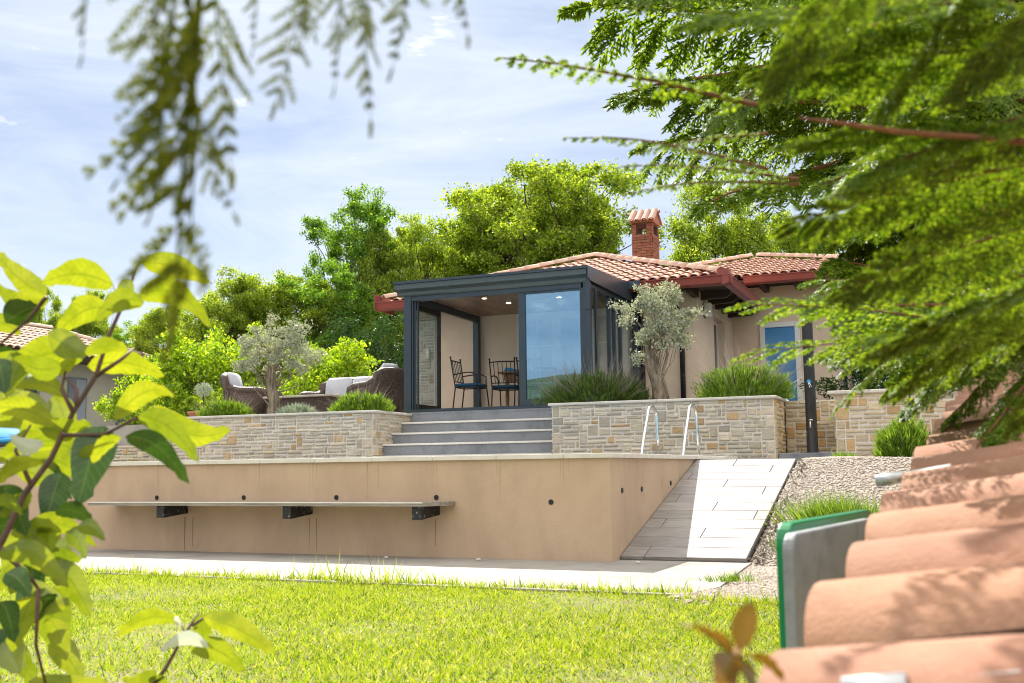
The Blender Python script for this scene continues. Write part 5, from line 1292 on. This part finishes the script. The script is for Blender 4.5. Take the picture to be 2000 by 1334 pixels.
leafset(sc_, [((352, 1212), (228, 1242), 44, 'l', 1.9), ((395, 1204), (540, 1278), 50, 'l', 1.9), ((392, 1200), (398, 1256), 36, 'l', 1.93), ((372, 1262), (478, 1312), 52, 'l', 1.88), ((408, 1262), (312, 1272), 30, 'p', 1.86), ((305, 1312), (240, 1326), 42, 'l', 1.9), ((298, 1322), (318, 1350), 34, 'l', 1.9), ((350, 1225), (342, 1205), 12, 'p', 1.9)], 5, 1.9, NM)
stems(sc_, [(1.9, .0045, [(285, 1360), (325, 1303), (358, 1243), (388, 1197)]), (1.9, .003, [(376, 1222), (400, 1206), (420, 1208)]), (1.9, .002, [(362, 1238), (352, 1215)])])
sd_ = bpy.data.objects.new('bronze_seedling', None); link(sd_); tag(sd_, 'out of focus bronze seedling at the bottom right over the lawn', 'seedling')
NB = {'b': ('leaves', 'brownleaf')}
leafset(sd_, [((1428, 1278), (1332, 1222), 36, 'b', .70), ((1446, 1272), (1468, 1176), 52, 'b', .70), ((1432, 1275), (1372, 1236), 28, 'b', .72), ((1436, 1280), (1405, 1350), 70, 'b', .69), ((1445, 1282), (1532, 1330), 40, 'b', .71), ((1440, 1282), (1470, 1350), 50, 'b', .72)], 8, .7, NB)
stems(sd_, [(.7, .004, [(1425, 1420), (1432, 1330), (1440, 1262)])], 'twig')

# ------------------------------------------------------------ conifers
CB = [conifer_mesh('branch', 101, 14, 11, 6), conifer_mesh('branch', 102, 13, 12, 6, droop=.4), conifer_mesh('branch', 103, 15, 10, 6, spread=.36, droop=.1)]
CDp = conifer_mesh('branch', 104, 13, 9, 4, thick=.006, mat='conifer_shade')
CNr = [conifer_mesh('branch', 105, 16, 11, 5, thick=.0042, droop=.5, tip=.032), conifer_mesh('branch', 106, 15, 11, 5, thick=.0042, droop=.35, tip=.032)]
CK = conifer_mesh('branch', 107, 10, 8, 0, thick=.0125, spread=.52, droop=.12, l2f=.22)
cf = bpy.data.objects.new('conifer_tree', None); link(cf); cf.location = (3.6, 4.6, 0.); tag(cf, 'big feathery conifer filling the upper right corner', 'conifer')
MB().tube([(0, 0, -.1), (.03, 0, 1.5), (0, .02, 3.2), (0, 0, 5.2)], [.16, .13, .10, .03], 10).build('trunk', M['bark'], cf, True)
g = np.random.default_rng(77)
def br(parent, x0, y0, D0, x1, y1, D1, roll=None, k=None, sc=1.):
    place_branch(parent, CB[int(g.integers(0, 3)) if k is None else k], at(x0, y0, D0), at(x1, y1, D1), g.uniform(-.7, .7) if roll is None else roll, sc=sc)
# far layer: crown in focus, bright fans
farb = [(1750, 120, 1240, 110, 5), (1800, 60, 1180, 20, 5), (1850, 220, 1330, 210, 5), (1800, 300, 1400, 330, 5.2), (1850, 320, 1540, 310, 5.2), (1930, 390, 1640, 400, 5), (1980, 480, 1720, 490, 5), (1980, 550, 1720, 600, 5), (2000, 620, 1740, 680, 5), (1700, 250, 1350, 300, 5.4),
 (1900, 130, 1500, 160, 5.2), (1950, 330, 1560, 360, 5), (2000, 430, 1620, 470, 5), (2050, 520, 1700, 560, 5), (2050, 600, 1720, 650, 5.2), (1980, 60, 1560, 60, 5), (2100, 200, 1700, 230, 5), (2100, 300, 1720, 330, 5), (2080, 400, 1730, 440, 5.4), (2100, 100, 1750, 120, 5.2),
 (1700, -20, 1330, 40, 5.2), (1900, -40, 1500, 0, 5.2), (2100, -20, 1760, 20, 5), (2150, 480, 1850, 520, 5), (2150, 580, 1850, 610, 5), (1990, 560, 1780, 640, 5.5), (1900, 420, 1700, 420, 5.8), (1800, 180, 1500, 230, 5.8), (1860, 280, 1640, 260, 5.9), (2000, 250, 1800, 280, 5.9), (2000, 160, 1820, 160, 6)]
for x0, y0, x1, y1, D in farb: br(cf, x0, y0, D+g.uniform(-.2, .4), x1, y1, D+g.uniform(-.5, .3), sc=1.25)
# middle layer
midb = [(1960, 620, 1720, 760, 2.6), (2050, 640, 1800, 830, 2.4), (2100, 660, 1880, 860, 2.2), (2040, 560, 1760, 660, 2.7), (1700, -60, 1250, 60, 2.6), (1850, 20, 1380, 130, 2.6), (1900, 200, 1560, 330, 2.5), (2040, 330, 1720, 400, 2.5), (2100, 420, 1750, 560, 2.3), (2150, 520, 1850, 700, 2.3), (2050, 100, 1700, 200, 2.5), (1980, 640, 1760, 750, 2.5), (2000, 540, 1650, 590, 2.4), (2050, 590, 1640, 690, 2.3), (2060, 620, 1700, 740, 2.2), (1980, 500, 1640, 560, 2.8), (1900, 280, 1620, 330, 2.8), (1900, 60, 1600, 230, 2.4), (2100, 250, 1820, 400, 2.3)]
for x0, y0, x1, y1, D in midb: br(cf, x0, y0, D, x1, y1, D-g.uniform(-.1, .25), sc=1.1)
for i in range(38):  # back layer: dark sprays paint the shade of the inner crown
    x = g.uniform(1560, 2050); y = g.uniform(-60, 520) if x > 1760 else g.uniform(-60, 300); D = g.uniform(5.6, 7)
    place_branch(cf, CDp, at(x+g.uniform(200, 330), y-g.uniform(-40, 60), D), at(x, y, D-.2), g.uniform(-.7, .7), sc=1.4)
nc_ = bpy.data.objects.new('conifer_bough', None); link(nc_); nc_.location = (1.0, 1.0, 1.2); tag(nc_, 'blurred conifer boughs with orange stems hanging close on the right', 'conifer bough')
near = [(2100, 300, 1560, 232, 1.15, 0), (2150, 300, 1560, 400, 1.2, .5), (2100, 120, 1500, 120, 1.15, .4), (2050, 20, 1380, -10, 1.1, -.3), (2150, 420, 1640, 560, 1.25, .7), (2100, 200, 1650, 330, 1.1, -.4), (2150, 560, 1700, 660, 1.35, .4), (2050, 660, 1700, 640, 1.5, 0), (1760, -120, 1500, 170, 1.0, .4), (2000, -150, 1700, 200, 1.05, -.2), (2200, -60, 1850, 180, 1.0, .5), (2150, 640, 1960, 820, 1.3, .2), (2100, 600, 1730, 740, 1.5, .3), (2150, 540, 1800, 600, 1.3, -.3)]
for i_, (x0, y0, x1, y1, D, rl) in enumerate(near): place_branch(nc_, CNr[i_ % 2], at(x0, y0, D), at(x1, y1, D+.1), rl, sc=.8)
MB().tube([np.array(at(x, y, 1.12))-np.array(nc_.location) for x, y in ((1560, 230), (1640, 240), (1760, 258), (1900, 268), (2100, 285))], [.0012, .0026, .0033, .0038, .0042], 8).build('orange_stem', M['twig'], nc_, True)
for x0, y0, x1, y1, D, rl, s_ in ((1860, 625, 1475, 592, 1.9, .35, .62), (1880, 655, 1485, 685, 1.95, .5, .5), (1800, 660, 1640, 790, 2., .3, .8), (1900, 700, 1800, 800, 2., .3, .8)): place_branch(nc_, CK, at(x0, y0, D), at(x1, y1, D), rl, sc=s_)
# fingers reaching left, thin
thin = [(1520, 190, 1180, 975, 119), ]
CT = conifer_mesh('twig', 201, 20, 3, 0, thick=.009, spread=.10, droop=.16, l2f=.3, irr=.3)
for x0, y0, x1, y1, D in ((1480, 205, 978, 120, 1.5), (1500, 330, 1110, 248, 1.5), (1560, 350, 1205, 322, 1.6), (1560, 360, 1218, 362, 1.6), (1500, 260, 1240, 300, 1.6)):
    place_branch(nc_, CT, at(x0, y0, D), at(x1, y1, D), g.uniform(-.4, .4), 'twig')
# hanging sprays, upper left
CH = [conifer_mesh('spray', 301, 10, 7, 0, thick=.0125, spread=.46, droop=.05, mat='conifer_d', l2f=.17, irr=.3), conifer_mesh('spray', 302, 9, 7, 0, thick=.0145, spread=.36, droop=.05, mat='conifer_d', l2f=.17, irr=.35)]
hc = bpy.data.objects.new('hanging_conifer_branch', None); link(hc); hc.location = (-.2, .5, 1.1); tag(hc, 'dark blurred conifer sprays hanging into the top left', 'conifer branch')
for x0, y0, x1, y1, D, k, s in ((395, -150, 335, 590, .62, 0, 1.05), (370, -80, 345, 520, .615, 1, .9), (300, -100, 330, 330, .60, 0, .8), (345, -60, 300, 380, .60, 0, .9), (420, -40, 440, 330, .64, 1, .8), (610, -60, 530, 195, .66, 0, .9), (660, -60, 650, 165, .66, 1, .8), (700, -60, 715, 235, .66, 1, .7), (165, -120, 152, 105, .60, 1, .9), (800, -120, 765, 130, .66, 1, .9), (870, -150, 905, 70, .66, 1, .9), (500, -120, 490, 90, .64, 1, .8), (330, 120, 230, 350, .61, 1, .8), (350, 220, 450, 420, .62, 1, .8), (560, -90, 620, 60, .68, 0, .8), (740, -110, 700, 60, .68, 0, 1.)):
    place_branch(hc, CH[k], at(x0, y0, D), at(x1, y1, D+.01), R(90)+g.uniform(-.4, .4), 'spray', s)
